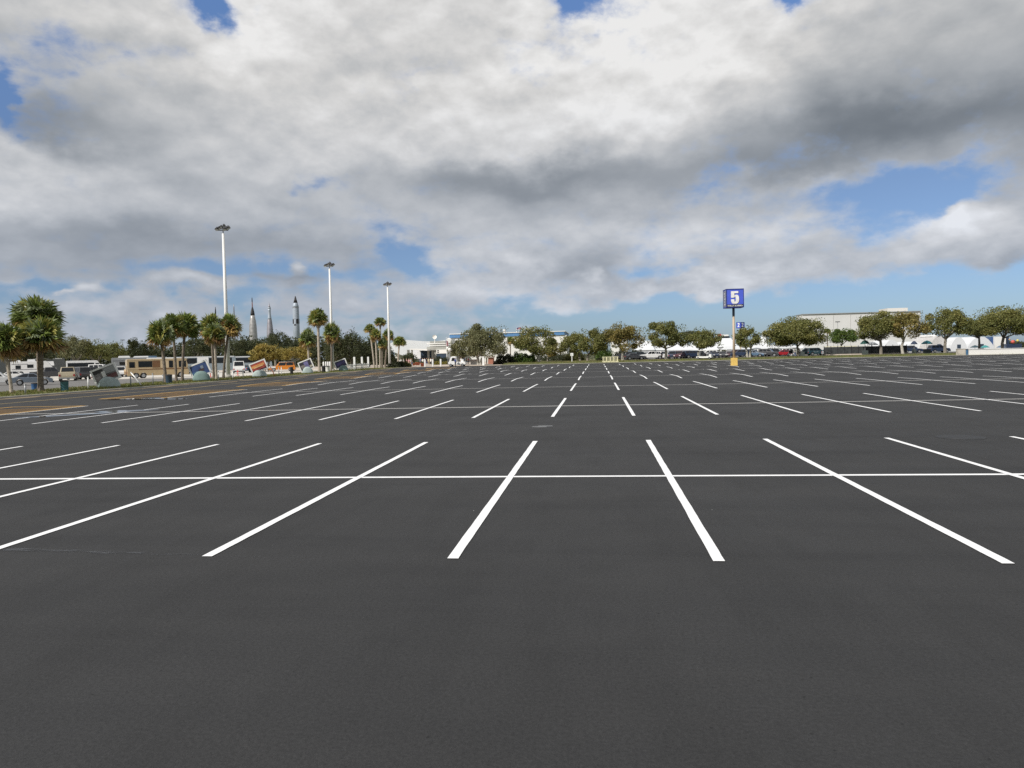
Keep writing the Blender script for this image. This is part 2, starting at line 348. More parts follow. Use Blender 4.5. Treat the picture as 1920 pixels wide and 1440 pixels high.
# ------------------------------------------------------------------ trees
def oak(name, label, px, Y, top, l, r, bot, hue=0, trunk='pale', stems=1, dens=1.0, group='oaks', seed=None, tpx=None, cat='tree', gap=0):
    rs = np.random.RandomState(seed if seed is not None else int(px*7+Y)); base = gnd(tpx if tpx else px, Y); base.z = gz(base.x, Y)-.03; s = m_px(base)
    H = pt(px, top, Y).z-base.z; zb = max(.3, pt(px, bot, Y).z-base.z); cx = gnd((l+r)/2, Y).x-base.x; rx = (r-l)/2*s; rz_ = (H-zb)/1.62
    rt = empty(name, label, cat, base, 0, group); T = MB(); tr = max(.14, .035*H)
    cz = H-rz_
    K = int(24*dens); cl = []; sx_, sy2 = rs.uniform(-.18, .18), rs.uniform(-.2, .2)
    while len(cl) < K:
        v = rs.normal(size=3); v /= np.linalg.norm(v); v *= rs.uniform(.3, 1.08)**.5
        if v[2] < -.55: continue
        v[0] += sx_*v[2]; cl.append((v, rs.uniform(.17, .36)))
    if tpx: lean = 0
    for sI in range(stems):
        off = (sI-(stems-1)/2)*.5; fork = zb*.75+.3
        p0 = Vector((off, 0, -.1)); p1 = Vector((off*1.6+rs.normal(0, .1), rs.normal(0, .1), fork*.6)); p2 = Vector((off*2.2+cx*.2, 0, fork))
        T.tube([p0, p0.lerp(p1, .15), p1, p2], [tr*1.5, tr*1.05, tr*.9, tr*.8], 8)
        for j in range(6):
            v, _ = cl[(j*3+sI) % len(cl)]; e = Vector((cx+v[0]*rx*.8, v[1]*rx*.8, cz+v[2]*rz_*.7)); m = p2.lerp(e, .5)+Vector((rs.normal(0, .3), rs.normal(0, .3), -.2))
            T.tube([p2, m, e], [tr*.5, tr*.32, tr*.1], 6)
    T.build('trunk', BARK if trunk == 'dark' else mat('pale_oak_bark', (.36, .34, .30), .9, 0, .25, 4, bump=.3), rt, smooth=True)
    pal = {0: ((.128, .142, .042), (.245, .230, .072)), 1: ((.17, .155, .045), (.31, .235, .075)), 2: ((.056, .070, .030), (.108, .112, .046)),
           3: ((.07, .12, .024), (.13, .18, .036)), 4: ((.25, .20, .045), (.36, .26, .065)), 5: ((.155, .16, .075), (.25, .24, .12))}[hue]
    C, S, CO = [], [], []
    per = int(460*max(.5, min(1.6, rx/5)))
    for v, q in cl:
        c = np.array([cx+v[0]*rx*(1-q*.6), v[1]*rx*(1-q*.6), cz+v[2]*rz_*(1-q*.6)]); rad = np.array([rx*q, rx*q, max(rz_*q*1.0, .5)])
        d = rs.normal(size=(per, 3)); d /= np.linalg.norm(d, axis=1)[:, None]; d *= rs.uniform(.25, 1.0, (per, 1))**.5*rs.uniform(.9, 1.18, (per, 1))
        C.append(c+d*rad); S.append(rs.uniform(.18, .38, per)); t = np.clip(rs.normal(rs.uniform(.1, .9), .28, (per, 1)), 0, 1.3)
        CO.append((np.array([pal[0]])*(1-t)+np.array([pal[1]])*t)*rs.uniform(.8, 1.15, (per, 1)))
    # sparse outer sprays
    n2 = int(per*4); d = rs.normal(size=(n2, 3)); d /= np.linalg.norm(d, axis=1)[:, None]; d = d[d[:, 2] > -.5]; n2 = len(d); rr = rs.uniform(.75, 1.05, (n2, 1))
    wob = 1+.12*np.sin(d[:, :1]*7+px)+.1*np.sin(d[:, 2:]*9+px*.3)
    C.append(np.array([cx, 0, cz])+d*rr*wob*np.array([rx, rx, rz_])); S.append(rs.uniform(.2, .4, n2)); CO.append(np.repeat(np.array([pal[0]]), n2, 0)*rs.uniform(.7, 1.3, (n2, 1)))
    C = np.concatenate(C); keep = C[:, 2] > .15
    leaves_mesh('crown', C[keep], np.concatenate(S)[keep], np.concatenate(CO)[keep], rt, rs)
    return rt
def bush(name, label, px, Y, w, top, hue=3, seed=0, group=None, cat='bush', depth=1.0):
    rs = np.random.RandomState(seed+int(px)); base = gnd(px, Y); base.z = gz(base.x, Y); s = m_px(base); rx = w*s/2; H = pt(px, top, Y).z-base.z
    rt = empty(name, label, cat, base, 0, group)
    T = MB()
    for j in range(5): T.tube([(rs.normal(0, .1), rs.normal(0, .1), -.05), (rs.normal(0, rx*.3), rs.normal(0, .2), H*.6)], [.05, .02], 5)
    T.build('stem', BARK, rt)
    pal = {0: ((.075, .085, .024), (.125, .115, .032)), 2: ((.03, .04, .018), (.055, .06, .025)), 3: ((.05, .095, .018), (.11, .17, .03)), 4: ((.19, .17, .03), (.26, .22, .05)), 5: ((.17, .13, .07), (.24, .18, .1))}[hue]
    n = int(1500*max(.6, min(2.5, rx))); d = rs.normal(size=(n, 3)); d /= np.linalg.norm(d, axis=1)[:, None]; d[:, 2] = np.abs(d[:, 2]); k = rs.uniform(.3, 1, (n, 1))**.4
    wob = 1+.16*np.sin(d[:, :1]*9+px)+.12*np.sin(d[:, 1:2]*8+px)
    C = d*k*wob*np.array([rx, rx*depth, H*.95]); t = rs.uniform(0, 1, (n, 1))
    leaves_mesh('foliage', C, rs.uniform(.16, .34, n), np.array([pal[0]])*(1-t)+np.array([pal[1]])*t, rt, rs)
def palm(label, base, top_px, width_px, crown_h_px=None, lean=(0, 0), pale=False, seed=1, brown=.25, nf=46, group='cabbage palms', tr=.14):
    rs = np.random.RandomState(seed); Y = base.y; s = m_px(base); H = pt(top_px[0], top_px[1], Y).z; Rr = width_px*s/2*1.10; ch = (crown_h_px*s if crown_h_px else 2*Rr)*1.12
    rt = empty('palm_tree', label, 'palm tree', (base.x, base.y, .08), 0, group); hz = H-ch*.52
    tx = pt(top_px[0], top_px[1]+(crown_h_px or width_px)*.5, Y).x-base.x
    N = 22; pts = []; rad = []
    for i in range(N):
        t = i/(N-1); pts.append((tx*t**1.4, lean[1]*t*t, -.1+(hz+.1)*t)); rad.append(tr*(1.35-.35*min(1, t*8))*(1+.09*(i % 2))*(1+.25*max(0, t-.85)/.15))
    MB().tube(pts, rad, 10).build('trunk', PBARK2 if pale else PBARK, rt)
    top = np.array(pts[-1]); V = []; Fc = []; CC = []
    nf = int(nf*1.4)
    for i in range(nf):
        th = i*2.39996+rs.normal(0, .3); u = (i+.5)/nf; el = math.asin(max(-1, min(1, 1-1.68*u)))
        old = u > 1-brown*rs.uniform(.4, 1.3); k = rs.uniform(0, 1)
        if old: col = np.array([.42, .29, .10]) if k < .6 else np.array([.30, .18, .08])
        elif k < .22: col = np.array([.38, .36, .10])
        elif k < .42: col = np.array([.29, .34, .19])  # greyish green fronds: leaf gloss put into the tint
        else: col = np.array([.155, .20, .05])*rs.uniform(.7, 1.4)
        D = np.array([math.cos(el)*math.cos(th), math.cos(el)*math.sin(th), math.sin(el)]); side = np.array([-math.sin(th), math.cos(th), 0]); nrm = np.cross(D, side)
        sc = np.array([Rr, Rr, ch*.52]); Lf = rs.uniform(.9, 1.08); pet = rs.uniform(.22, .56); hub = top+D*sc*pet*Lf
        tw = rs.normal(0, .75); side, nrm = side*math.cos(tw)+nrm*math.sin(tw), nrm*math.cos(tw)-side*math.sin(tw)
        o = len(V); w = .03*Rr; V += [top-side*w, top+side*w, hub+side*w*.6, hub-side*w*.6]; Fc.append((o, o+1, o+2, o+3)); CC += [col*.9]*4
        nb = 21
        for j in range(nb):
            a = (j/(nb-1)-.5)*R(215)+rs.normal(0, .05); dr = D*math.cos(a)+side*math.sin(a)+nrm*.18*math.cos(a*1.5); Lb = (1.0-pet*.95)*.92*Lf*(1-.30*abs(a)/1.8)*rs.uniform(.82, 1.1)
            mid = hub+dr*sc*Lb*.55+nrm*.03*Rr*rs.normal(); tip = hub+dr*sc*Lb+np.array([0, 0, -.13*Rr*rs.uniform(.2, 1.3)]); pw = np.cross(nrm, dr)*.038*Rr+nrm*rs.normal(0, .02)*Rr
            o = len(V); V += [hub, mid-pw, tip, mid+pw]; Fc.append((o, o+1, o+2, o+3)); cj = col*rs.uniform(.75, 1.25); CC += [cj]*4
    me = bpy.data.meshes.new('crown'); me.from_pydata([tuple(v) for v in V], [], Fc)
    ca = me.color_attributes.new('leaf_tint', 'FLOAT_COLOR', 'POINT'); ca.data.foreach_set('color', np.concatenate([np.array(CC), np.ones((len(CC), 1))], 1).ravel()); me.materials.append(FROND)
    o = bpy.data.objects.new('crown', me); COL.objects.link(o); o.parent = rt

VX = -45.0
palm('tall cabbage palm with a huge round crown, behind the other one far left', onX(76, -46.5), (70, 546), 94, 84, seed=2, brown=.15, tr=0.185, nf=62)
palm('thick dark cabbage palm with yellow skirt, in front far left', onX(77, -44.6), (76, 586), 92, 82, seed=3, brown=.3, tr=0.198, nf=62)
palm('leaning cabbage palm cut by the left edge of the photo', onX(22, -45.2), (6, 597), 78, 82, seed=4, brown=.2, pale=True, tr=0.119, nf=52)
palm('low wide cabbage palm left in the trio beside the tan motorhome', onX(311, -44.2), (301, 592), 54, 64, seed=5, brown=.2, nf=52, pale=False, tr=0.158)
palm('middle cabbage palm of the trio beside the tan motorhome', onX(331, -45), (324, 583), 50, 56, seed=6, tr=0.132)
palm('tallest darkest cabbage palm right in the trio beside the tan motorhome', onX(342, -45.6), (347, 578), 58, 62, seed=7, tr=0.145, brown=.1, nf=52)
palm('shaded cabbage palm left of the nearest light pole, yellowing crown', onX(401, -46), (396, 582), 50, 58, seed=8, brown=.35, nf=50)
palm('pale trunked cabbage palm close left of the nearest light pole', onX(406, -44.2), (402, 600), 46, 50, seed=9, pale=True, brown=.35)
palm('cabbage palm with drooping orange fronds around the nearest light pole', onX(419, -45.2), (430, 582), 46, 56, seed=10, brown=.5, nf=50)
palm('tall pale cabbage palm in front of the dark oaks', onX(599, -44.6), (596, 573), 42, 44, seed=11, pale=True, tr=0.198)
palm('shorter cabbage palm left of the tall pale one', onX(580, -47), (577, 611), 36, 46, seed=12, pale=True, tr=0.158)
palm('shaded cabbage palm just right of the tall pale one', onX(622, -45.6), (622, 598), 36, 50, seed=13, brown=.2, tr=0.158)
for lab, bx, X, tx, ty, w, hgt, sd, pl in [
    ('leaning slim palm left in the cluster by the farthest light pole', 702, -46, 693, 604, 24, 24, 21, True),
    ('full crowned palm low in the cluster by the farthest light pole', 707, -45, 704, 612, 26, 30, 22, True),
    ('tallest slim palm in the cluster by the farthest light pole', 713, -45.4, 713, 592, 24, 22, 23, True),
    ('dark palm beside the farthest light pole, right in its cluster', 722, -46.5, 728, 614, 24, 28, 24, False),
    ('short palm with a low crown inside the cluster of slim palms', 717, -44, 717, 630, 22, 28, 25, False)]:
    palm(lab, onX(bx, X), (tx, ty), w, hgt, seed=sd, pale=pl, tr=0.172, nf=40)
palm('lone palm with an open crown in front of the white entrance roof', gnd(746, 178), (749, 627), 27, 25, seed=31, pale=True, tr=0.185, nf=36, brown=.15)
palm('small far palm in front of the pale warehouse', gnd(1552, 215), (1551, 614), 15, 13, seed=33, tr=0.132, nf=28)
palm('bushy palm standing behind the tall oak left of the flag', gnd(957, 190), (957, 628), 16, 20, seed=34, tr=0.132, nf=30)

# the far row of oaks
FO = EDGE+10
oak('oak_tree', 'small oak touching the left side of the largest central oak', 862, FO+6, 636, 842, 884, 674, 5, seed=41, dens=.8)
oak('oak_tree', 'large round oak with a double white trunk right of the tram', 908, FO, 607, 860, 955, 668, 5, stems=2, seed=42, dens=1.7, tpx=899)
oak('oak_tree', 'oak with a ragged top and one pale trunk on the lawn', 1010, FO, 611, 962, 1046, 664, 0, seed=43, dens=1.0, tpx=1011)
oak('oak_tree', 'slim dark stemmed oak just behind the pale trunked lawn oak', 1032, FO+13, 640, 1012, 1058, 668, 1, trunk='dark', seed=44, dens=.6, tpx=1027)
oak('oak_tree', 'dense oak behind the white notice post', 1076, FO+8, 622, 1052, 1106, 661, 0, trunk='dark', seed=45, tpx=1088, dens=1.1)
oak('oak_tree', 'dense dark trunked oak left of the cream railing', 1112, FO, 616, 1082, 1142, 664, 0, trunk='dark', seed=46, tpx=1102, dens=1.2)
oak('oak_tree', 'broad domed oak standing over the dark sedan', 1165, FO, 605, 1128, 1206, 657, 1, seed=47, tpx=1168, dens=1.15)
oak('oak_tree', 'tall spreading oak with pale trunk beside the white pickup', 1246, FO, 602, 1209, 1285, 650, 0, seed=48, tpx=1249, dens=1.05)
oak('oak_tree', 'low wide oak whose crown hangs over the golf cart', 1316, FO+2, 617, 1283, 1354, 652, 0, seed=49, tpx=1310, dens=1.0)
oak('oak_tree', 'narrow oak with forked trunk right of the tall numbered sign', 1402, FO+2, 613, 1377, 1427, 650, 0, seed=50, tpx=1404, stems=2, dens=.85)
oak('oak_tree', 'largest dome shaped oak, left of the pale warehouse', 1492, FO+3, 595, 1434, 1547, 647, 0, trunk='dark', seed=51, tpx=1496, dens=1.9)
oak('oak_tree', 'small bright oak in front of the warehouse', 1577, FO+30, 615, 1554, 1606, 645, 3, seed=52, trunk='dark', dens=.8)
oak('oak_tree', 'flat topped oak before the right end of the warehouse', 1645, FO+6, 583, 1605, 1690, 635, 0, trunk='dark', seed=53, tpx=1652, dens=1.2)
oak('oak_tree', 'rusty brown oak with a pale trunk, third from the right edge', 1700, FO+3, 585, 1662, 1738, 633, 1, seed=54, tpx=1693, dens=1.1)
oak('oak_tree', 'thin topped oak in front of the pale dome tent', 1776, FO+5, 578, 1738, 1817, 631, 0, trunk='dark', seed=55, tpx=1772, dens=1.1)
oak('oak_tree', 'broad oak cut by the right edge of the photo', 1885, FO+7, 576, 1822, 1950, 629, 0, trunk='dark', seed=56, tpx=1880, dens=1.8)
oak('oak_tree', 'low oak filling the gap behind the two right hand oaks', 1836, FO+16, 598, 1800, 1870, 629, 0, trunk='dark', seed=57, dens=1.0)
oak('oak_tree', 'hazy oak seen between two nearer oaks behind the tent roofs', 1288, 300, 620, 1262, 1312, 640, 2, trunk='dark', seed=58, dens=.7)
# darker trees in the left background
DG = 'dark trees behind the motorhomes'
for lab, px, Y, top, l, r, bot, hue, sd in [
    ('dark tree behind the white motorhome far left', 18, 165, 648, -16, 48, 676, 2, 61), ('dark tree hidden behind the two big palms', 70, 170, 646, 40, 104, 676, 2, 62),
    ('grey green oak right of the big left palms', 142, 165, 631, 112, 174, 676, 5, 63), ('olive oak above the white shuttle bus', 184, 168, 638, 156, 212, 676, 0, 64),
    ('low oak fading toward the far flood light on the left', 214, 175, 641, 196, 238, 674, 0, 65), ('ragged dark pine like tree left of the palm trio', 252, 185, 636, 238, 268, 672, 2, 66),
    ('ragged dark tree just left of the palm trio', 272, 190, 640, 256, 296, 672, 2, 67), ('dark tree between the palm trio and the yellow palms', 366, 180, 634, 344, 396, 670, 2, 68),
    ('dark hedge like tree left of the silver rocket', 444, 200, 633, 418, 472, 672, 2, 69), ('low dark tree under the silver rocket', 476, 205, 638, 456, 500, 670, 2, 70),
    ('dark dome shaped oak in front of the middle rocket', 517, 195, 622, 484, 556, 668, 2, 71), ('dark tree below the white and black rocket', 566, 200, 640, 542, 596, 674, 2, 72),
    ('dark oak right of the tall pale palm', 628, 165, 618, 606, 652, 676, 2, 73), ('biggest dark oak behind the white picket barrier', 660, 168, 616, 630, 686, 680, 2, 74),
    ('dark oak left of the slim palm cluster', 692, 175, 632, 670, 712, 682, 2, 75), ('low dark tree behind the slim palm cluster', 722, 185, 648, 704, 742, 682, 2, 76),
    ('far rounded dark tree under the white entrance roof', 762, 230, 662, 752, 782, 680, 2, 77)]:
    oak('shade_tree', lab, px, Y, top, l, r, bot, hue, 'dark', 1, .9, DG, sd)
oak('autumn_tree', 'yellow leaved tree in front of the coaches', 500, 140, 646, 466, 536, 676, 4, 'pale', 2, .9, None, 81)
oak('autumn_tree', 'thin tan leaved tree above the orange car', 548, 140, 651, 522, 580, 676, 4, 'pale', 2, .55, None, 82)
def woodland(label, prof, Y, seed, n):
    rs = np.random.RandomState(seed); xs = [gnd(p, Y).x for p, t in prof]; hs = [pt(p, t, Y).z for p, t in prof]
    x = rs.uniform(xs[0], xs[-1], n); h = np.interp(x, xs, hs); h = h*(1+.10*np.sin(x*.9)+.08*np.sin(x*2.3+1)+.05*np.sin(x*5.1))
    z = h*rs.uniform(0, 1, n)**.75; C = np.stack([x, Y+rs.uniform(-4, 4, n), z], 1); t = np.clip(.5+.4*np.sin(x*1.3)[:, None]+rs.normal(0, .25, (n, 1)), 0, 1)
    o = leaves_mesh('woodland', C, rs.uniform(.35, .8, n), np.array([[.045, .055, .025]])*(1-t)+np.array([[.085, .09, .038]])*t, None, rs); tag(o, label, 'wood', None, 'stuff')
woodland('dark band of woodland behind the motorhomes and coaches', [(-60, 655), (20, 652), (110, 652), (180, 650), (240, 660), (300, 656), (350, 648), (400, 640), (430, 636), (480, 640), (560, 640), (600, 636), (640, 640), (690, 650), (725, 664), (742, 672)], 215, 5, 52000)
woodland('low dark line of far trees at the right edge', [(1720, 646), (1800, 645), (1880, 642), (1960, 640), (2040, 641)], 290, 9, 9000)
bush('hedge', 'long dark hedge behind the lawn in the middle', 1062, EDGE+44, 170, 660, 2, 21, None, 'hedge', .1)
bush('bush', 'bright green shrub in front of the lawn oak', 990, FO+3, 36, 664, 3, 1)
bush('bush', 'dark green shrub between the two central oaks', 948, FO+5, 46, 664, 2, 2)
bush('bush', 'bright green shrub beside the dark central shrub', 971, FO+6, 30, 660, 3, 3)
bush('bush', 'low yellow green bush beside the white bollards', 822, FO+22, 18, 677, 4, 4)
bush('bush', 'low yellow green bush under the flagpole', 836, FO+24, 18, 678, 4, 5)
bush('hedge', 'clipped dark hedge left of the plaza, beside the farthest light pole', 745, EDGE+1, 34, 677, 2, 6, None, 'hedge')
bush('hedge', 'brown clipped hedge at the corner of the plaza', 760, EDGE+2, 20, 678, 0, 7, None, 'hedge')
bush('hedge', 'dark hedge under the entrance glass front', 826, FO+50, 42, 669, 2, 8, None, 'hedge')
bush('bush', 'dark green bush behind the cream railing', 1190, FO+22, 34, 655, 2, 9)
bush('bush', 'round dark bush seen through the gap of the domed oak', 1165, FO+26, 26, 655, 2, 10)
bush('bush', 'dark bush left of the lawn, under the ragged oak', 1045, FO+25, 60, 664, 2, 11)
bush('bush', 'green bush at the foot of the dense oak', 1078, FO+18, 40, 658, 0, 12)
bush('bush', 'dark bush left of the cream railing', 1126, FO+8, 16, 671, 2, 13)
bush('bush', 'tall green bush right of the dense dark trunked oak', 1132, FO+20, 36, 650, 3, 14)

# ------------------------------------------------------------------ flood light poles
def floodpole(label, base, H, head, rz):
    rt = empty('light_pole', label, 'light pole', base, rz, 'flood light poles along the left verge')
    MB().tube([(0, 0, -.1), (0, 0, H*.5), (0, 0, H*.96)], [.27, .215, .15], 14).build('pole', WHITE, rt, smooth=True)
    MB().lathe([(.42, -.1), (.42, .28), (.3, .34)], 14).build('footing', CONC, rt)
    MB().tube([(0, 0, H*.96), (0, 0, H+.1)], .07, 8).build('mast_tip', GALV, rt)
    f = MB(); f.tube([(-head, 0, H-.35), (head, 0, H-.35)], .05, 6); f.tube([(0, -head*.7, H-.1), (0, head*.7, H-.1)], .05, 6)
    f.build('crossarm', DARKM, rt)
    for i, (x, y, z) in enumerate([(-head, 0, H-.3), (-head*.6, 0, H-.3), (-head*.2, -.1, H-.25), (head*.25, -.1, H-.3), (head*.62, 0, H-.3), (head, 0, H-.3), (0, -head*.7, H-.05), (0, head*.7, H+.05)]):
        if i == 6: continue
        m = MB(); a = -.5 if x < 0 else .5
        m.tube([(x, y, z), (x+a*.12, y-.12, z+.24+.1*(i % 3)), (x+a*.2, y-.24, z+.0+.1*(i % 3))], [.05, .15, .25], 10)
        fl = m.build('floodlight', DARKM, rt, smooth=False)
        MB().tube([(x+a*.2, y-.245, z-.005+.1*(i % 3)), (x+a*.21, y-.26, z-.02+.1*(i % 3))], [.22, .2], 10).build('lens', CLEAR, fl)
for lab, px, X, top in [('nearest and tallest looking white flood light pole among the palms', 428.5, -46.2, 428), ('middle white flood light pole behind the tall pale palm', 624, -45.5, 497), ('farthest white flood light pole beside the slim palm cluster', 731, -44.6, 533)]:
    b = onX(px, X); floodpole(lab, (b.x, b.y, .1), pt(px-8, top, b.y).z, .62, .25)
def lamp(label, px, Y, top, far=False):
    b = gnd(px, Y); H = pt(px, top, Y).z; rt = empty('street_lamp', label, 'street lamp', b)
    MB().tube([(0, 0, 0), (0, 0, H)], [.1, .06], 8).build('pole', GALV, rt)
    MB().box((0, 0, H+.1), (1.4, .5, .25)).build('lamp_head', DARKM, rt)
lamp('tiny distant twin lamp above the trees on the left', 232, 260, 638); lamp('tiny distant lamp in front of the pale warehouse', 1571, 260, 604); lamp('tiny distant lamp left of the silver rocket', 447, 260, 630)
def globe(label, px, Y, top):
    b = gnd(px, Y); H = pt(px, top, Y).z; rt = empty('globe_lamp', label, 'street lamp', b, 0, 'globe lamps at the entrance')
    MB().tube([(0, 0, 0), (0, 0, H-.4)], [.09, .06], 8).build('pole', GALV, rt)
    MB().lathe([(.03, 0), (.3, .12), (.42, .4), (.3, .7), (.03, .82)], 12, (0, 0, H-.45)).build('globe', CLEAR, rt, smooth=True)
globe('white globe lamp right of the flagpole by the tram', 844, EDGE+7, 655); globe('second white globe lamp close behind the first', 840.5, EDGE+16, 653)

# ------------------------------------------------------------------ numbered signs
FIVE = [(0, 1.0), (0, .47), (.42, .47), (.42, .53), (.5, .56), (.57, .53), (.58, .45), (.58, .22), (.55, .15), (.5, .13), (.44, .15), (.42, .22), (.42, .34), (0, .34), (0, .2), (.06, .08), (.18, 0), (.4, -.03), (.62, -.03), (.84, .02), (.96, .12), (1, .26), (1, .46), (.96, .6), (.84, .69), (.66, .71), (.5, .68), (.42, .64), (.42, .84), (.92, .84), (.92, 1.0)]
TWO = [(0, .7), (.03, .86), (.15, .97), (.35, 1.03), (.65, 1.03), (.86, .97), (.98, .86), (1, .7), (.95, .56), (.8, .42), (.58, .28), (.47, .17), (1, .17), (1, -.03), (0, -.03), (0, .12), (.12, .26), (.35, .43), (.52, .56), (.58, .68), (.57, .8), (.5, .85), (.43, .8), (.41, .7)]
def text_mesh(s, width):
    cu = bpy.data.curves.new('lettering', 'FONT'); cu.body = s; cu.offset = .02; cu.align_x = 'CENTER'; ob = bpy.data.objects.new('lettering', cu); COL.objects.link(ob)
    me = bpy.data.meshes.new_from_object(ob.evaluated_get(bpy.context.evaluated_depsgraph_get())); bpy.data.objects.remove(ob)
    xs = [v.co.x for v in me.vertices]; k = width/(max(xs)-min(xs))
    for v in me.vertices: v.co = (v.co.x*k, 0, v.co.y*k)
    return me, k
BLUE = mat('sign_blue', (.075, .12, .62), .4, 0, .06, 1); BLUED = mat('sign_blue_edge', (.02, .035, .20), .45)
def numsign(label, base, top, wpx, digit, rz, text=None, base_px=None, dside=None):
    s = m_px(base); W = wpx*s; Hh = W*1.1; T = pt(*top, base.y).z; rt = empty('number_sign', label, 'sign', (base.x, base.y, zl(base.y) if base.y < EDGE else .1), 0)
    z0 = T-Hh; bx = .14
    e = W/2
    b = MB(); b.box((0, 0, (T+z0)/2), (W, W, Hh), rz); box_ = b.build('sign_box', [BLUE], rt)
    c, sn = math.cos(rz), math.sin(rz)
    def L(x, y, z): return (x*c-y*sn, x*sn+y*c, z)
    tr = MB()
    for zz in (z0+.03, T-.03): tr.box((0, 0, zz), (W+.08, W+.08, .1), rz)
    for sx in (-1, 1):
        for sy_ in (-1, 1): tr.box(L(sx*e, sy_*e, (T+z0)/2), (.09, .09, Hh), rz)
    tr.build('sign_frame', BLUED, rt)
    bh = Hh*.14
    bd = MB(); bd.box(L(0, -e-.012, z0+bh*.5+.06), (W-.06, .024, bh), rz); band = bd.build('name_band', BLACK, rt)
    def digits(poly, face):
        dw, dh = W*.47, Hh*.66; P = MB(); zb = z0+Hh*.215
        pts = [((u-.5)*dw, zb+v*dh) for u, v in poly]
        if face == 'front': vs = [L(x, -e-.015, z) for x, z in pts]; sh = [L(x+.05, -e-.006, z-.04) for x, z in pts]
        else: vs = [L(-e-.015, -x, z) for x, z in pts]; sh = [L(-e-.006, -x-.05, z-.04) for x, z in pts]
        P.add(vs, [tuple(range(len(vs)))]); P.build('number', mat('sign_white', (.82, .82, .80), .45), box_, fix=False)
        MB().add(sh, [tuple(range(len(sh)))]).build('number_shadow', BLACK, box_, fix=False)
    digits(digit, 'front')
    if dside: digits(dside, 'side')
    if text:
        me, k = text_mesh(text, W*.88); me.materials.append(mat('sign_white', (.82, .82, .80), .45)); o = bpy.data.objects.new('lettering', me); COL.objects.link(o); o.parent = band
        o.location = L(0, -e-.028, z0+bh*.5+.06-.36*k); o.rotation_euler.z = rz
    return rt, z0, s
b5 = gnd(1376.5, 104); s5 = m_px(b5)
rt, z0, s5 = numsign('tall blue cube sign with a white number five on a tan pole', b5, (1374, 543.5), 31, FIVE, R(1), 'WALLY SCHIRRA', dside=None)
sd = MB(); W5 = 31*s5; e5 = W5/2
c8, s8 = math.cos(R(1)), math.sin(R(1))
def L8(x, y, z): return (x*c8-y*s8, x*s8+y*c8, z)
sd.box(L8(-e5-.01, 0, z0+W5*.55), (.02, W5-.2, W5*.95), R(1)); sp_ = sd.build('side_panel', mat('sign_grey_side', (.20, .21, .25), .5), rt)
for i in range(5):
    MB().box(L8(-e5-.026, .15*math.sin(i*2.1), z0+.45+i*.36), (.012, .5+.25*math.cos(i*3.), .17), R(1)).build('faded_graphic', mat('faded_sign_white', (.5, .5, .54), .5), sp_)
zc5 = z0-1.05
MB().tube([(0, 0, zc5), (0, 0, z0)], .17, 10).build('collar', mat('collar_blue_grey', (.05, .075, .11), .5), rt)
MB().tube([(0, 0, 1.0), (0, 0, zc5)], [.17, .145], 12).build('pole', mat('tan_pole', (.50, .40, .29), .6, 0, .12, 1), rt, smooth=True)
MB().box((0, 0, .5), (11*s5, 11*s5, 1.05), 0, 0, .96).build('footing', mat('yellow_block', (.72, .49, .13), .7, 0, .12, 2), rt)
b2 = gnd(1389, 215); rt2, z2, s2 = numsign('distant blue cube sign with a white number two above the forked oak', b2, (1390, 605), 10, TWO, R(38), None, dside=TWO)
MB().tube([(0, 0, 0), (0, 0, z2)], .15, 10).build('pole', mat('tan_pole', (.50, .40, .29)), rt2)

# ------------------------------------------------------------------ tilted display boards
def board(label, px, X, w, h, cx, cyp, tilt, pic, basew, baseh, dark=False, basepx=None):
    b = onX(px, X); s = m_px(b); rt = empty('display_board', label, 'display board', (b.x, b.y, .1), R(18), 'tilted picture boards along the verge')
    bw, bh = basew*s/2, baseh*s
    prof = [(bw, -.06), (bw*.99, bh*.18), (bw*.93, bh*.42), (bw*.78, bh*.68), (bw*.55, bh*.88), (bw*.25, bh*.98), (.02, bh)]
    m = MB(); m.lathe(prof, 22); m.v = [(x, y*.45, z) for x, y, z in m.v]; m.build('base', TEALB if not dark else mat('shaded_teal_base', (.17, .25, .24), .85, 0, .15, 2), rt, smooth=True)  # darker copy of the teal: shade put into the base colour
    c = pt(cx, cyp, b.y)-Vector((b.x, b.y, .1)); W, H = w*s, h*s; ca, sa = math.cos(tilt), math.sin(tilt)
    def P(u, v, d): return (c.x+(u*ca-v*sa), d-.05, c.z+(u*sa+v*ca))
    def slab(nm, u0, u1, v0, v1, d0, d1, mt, par):
        vs = [P(u, v, d) for d in (d0, d1) for u, v in ((u0, v0), (u1, v0), (u1, v1), (u0, v1))]
        return MB().add(vs, [(0, 1, 2, 3), (7, 6, 5, 4), (0, 4, 5, 1), (1, 5, 6, 2), (2, 6, 7, 3), (3, 7, 4, 0)]).build(nm, mt, par)
    t = .16; fr = None
    for (u0, u1, v0, v1) in ((-W/2, W/2, H/2-t, H/2), (-W/2, W/2, -H/2, -H/2+t), (-W/2, -W/2+t, -H/2+t, H/2-t), (W/2-t, W/2, -H/2+t, H/2-t)):
        slab('frame', u0, u1, v0, v1, -.06, .1, WHITE, rt)
    p = slab('picture', -W/2+t, W/2-t, -H/2+t, H/2-t, -.04, .08, pic[0], rt)
    for (u0, u1, v0, v1, mt) in pic[1]: slab('picture_patch', u0*W, u1*W, v0*H, v1*H, -.052-.002*len(p.children), -.041, mt, p)
def pm(n, c, var=.5, sc=1.2): return mat('picture_'+n, c, .5, 0, var, sc)
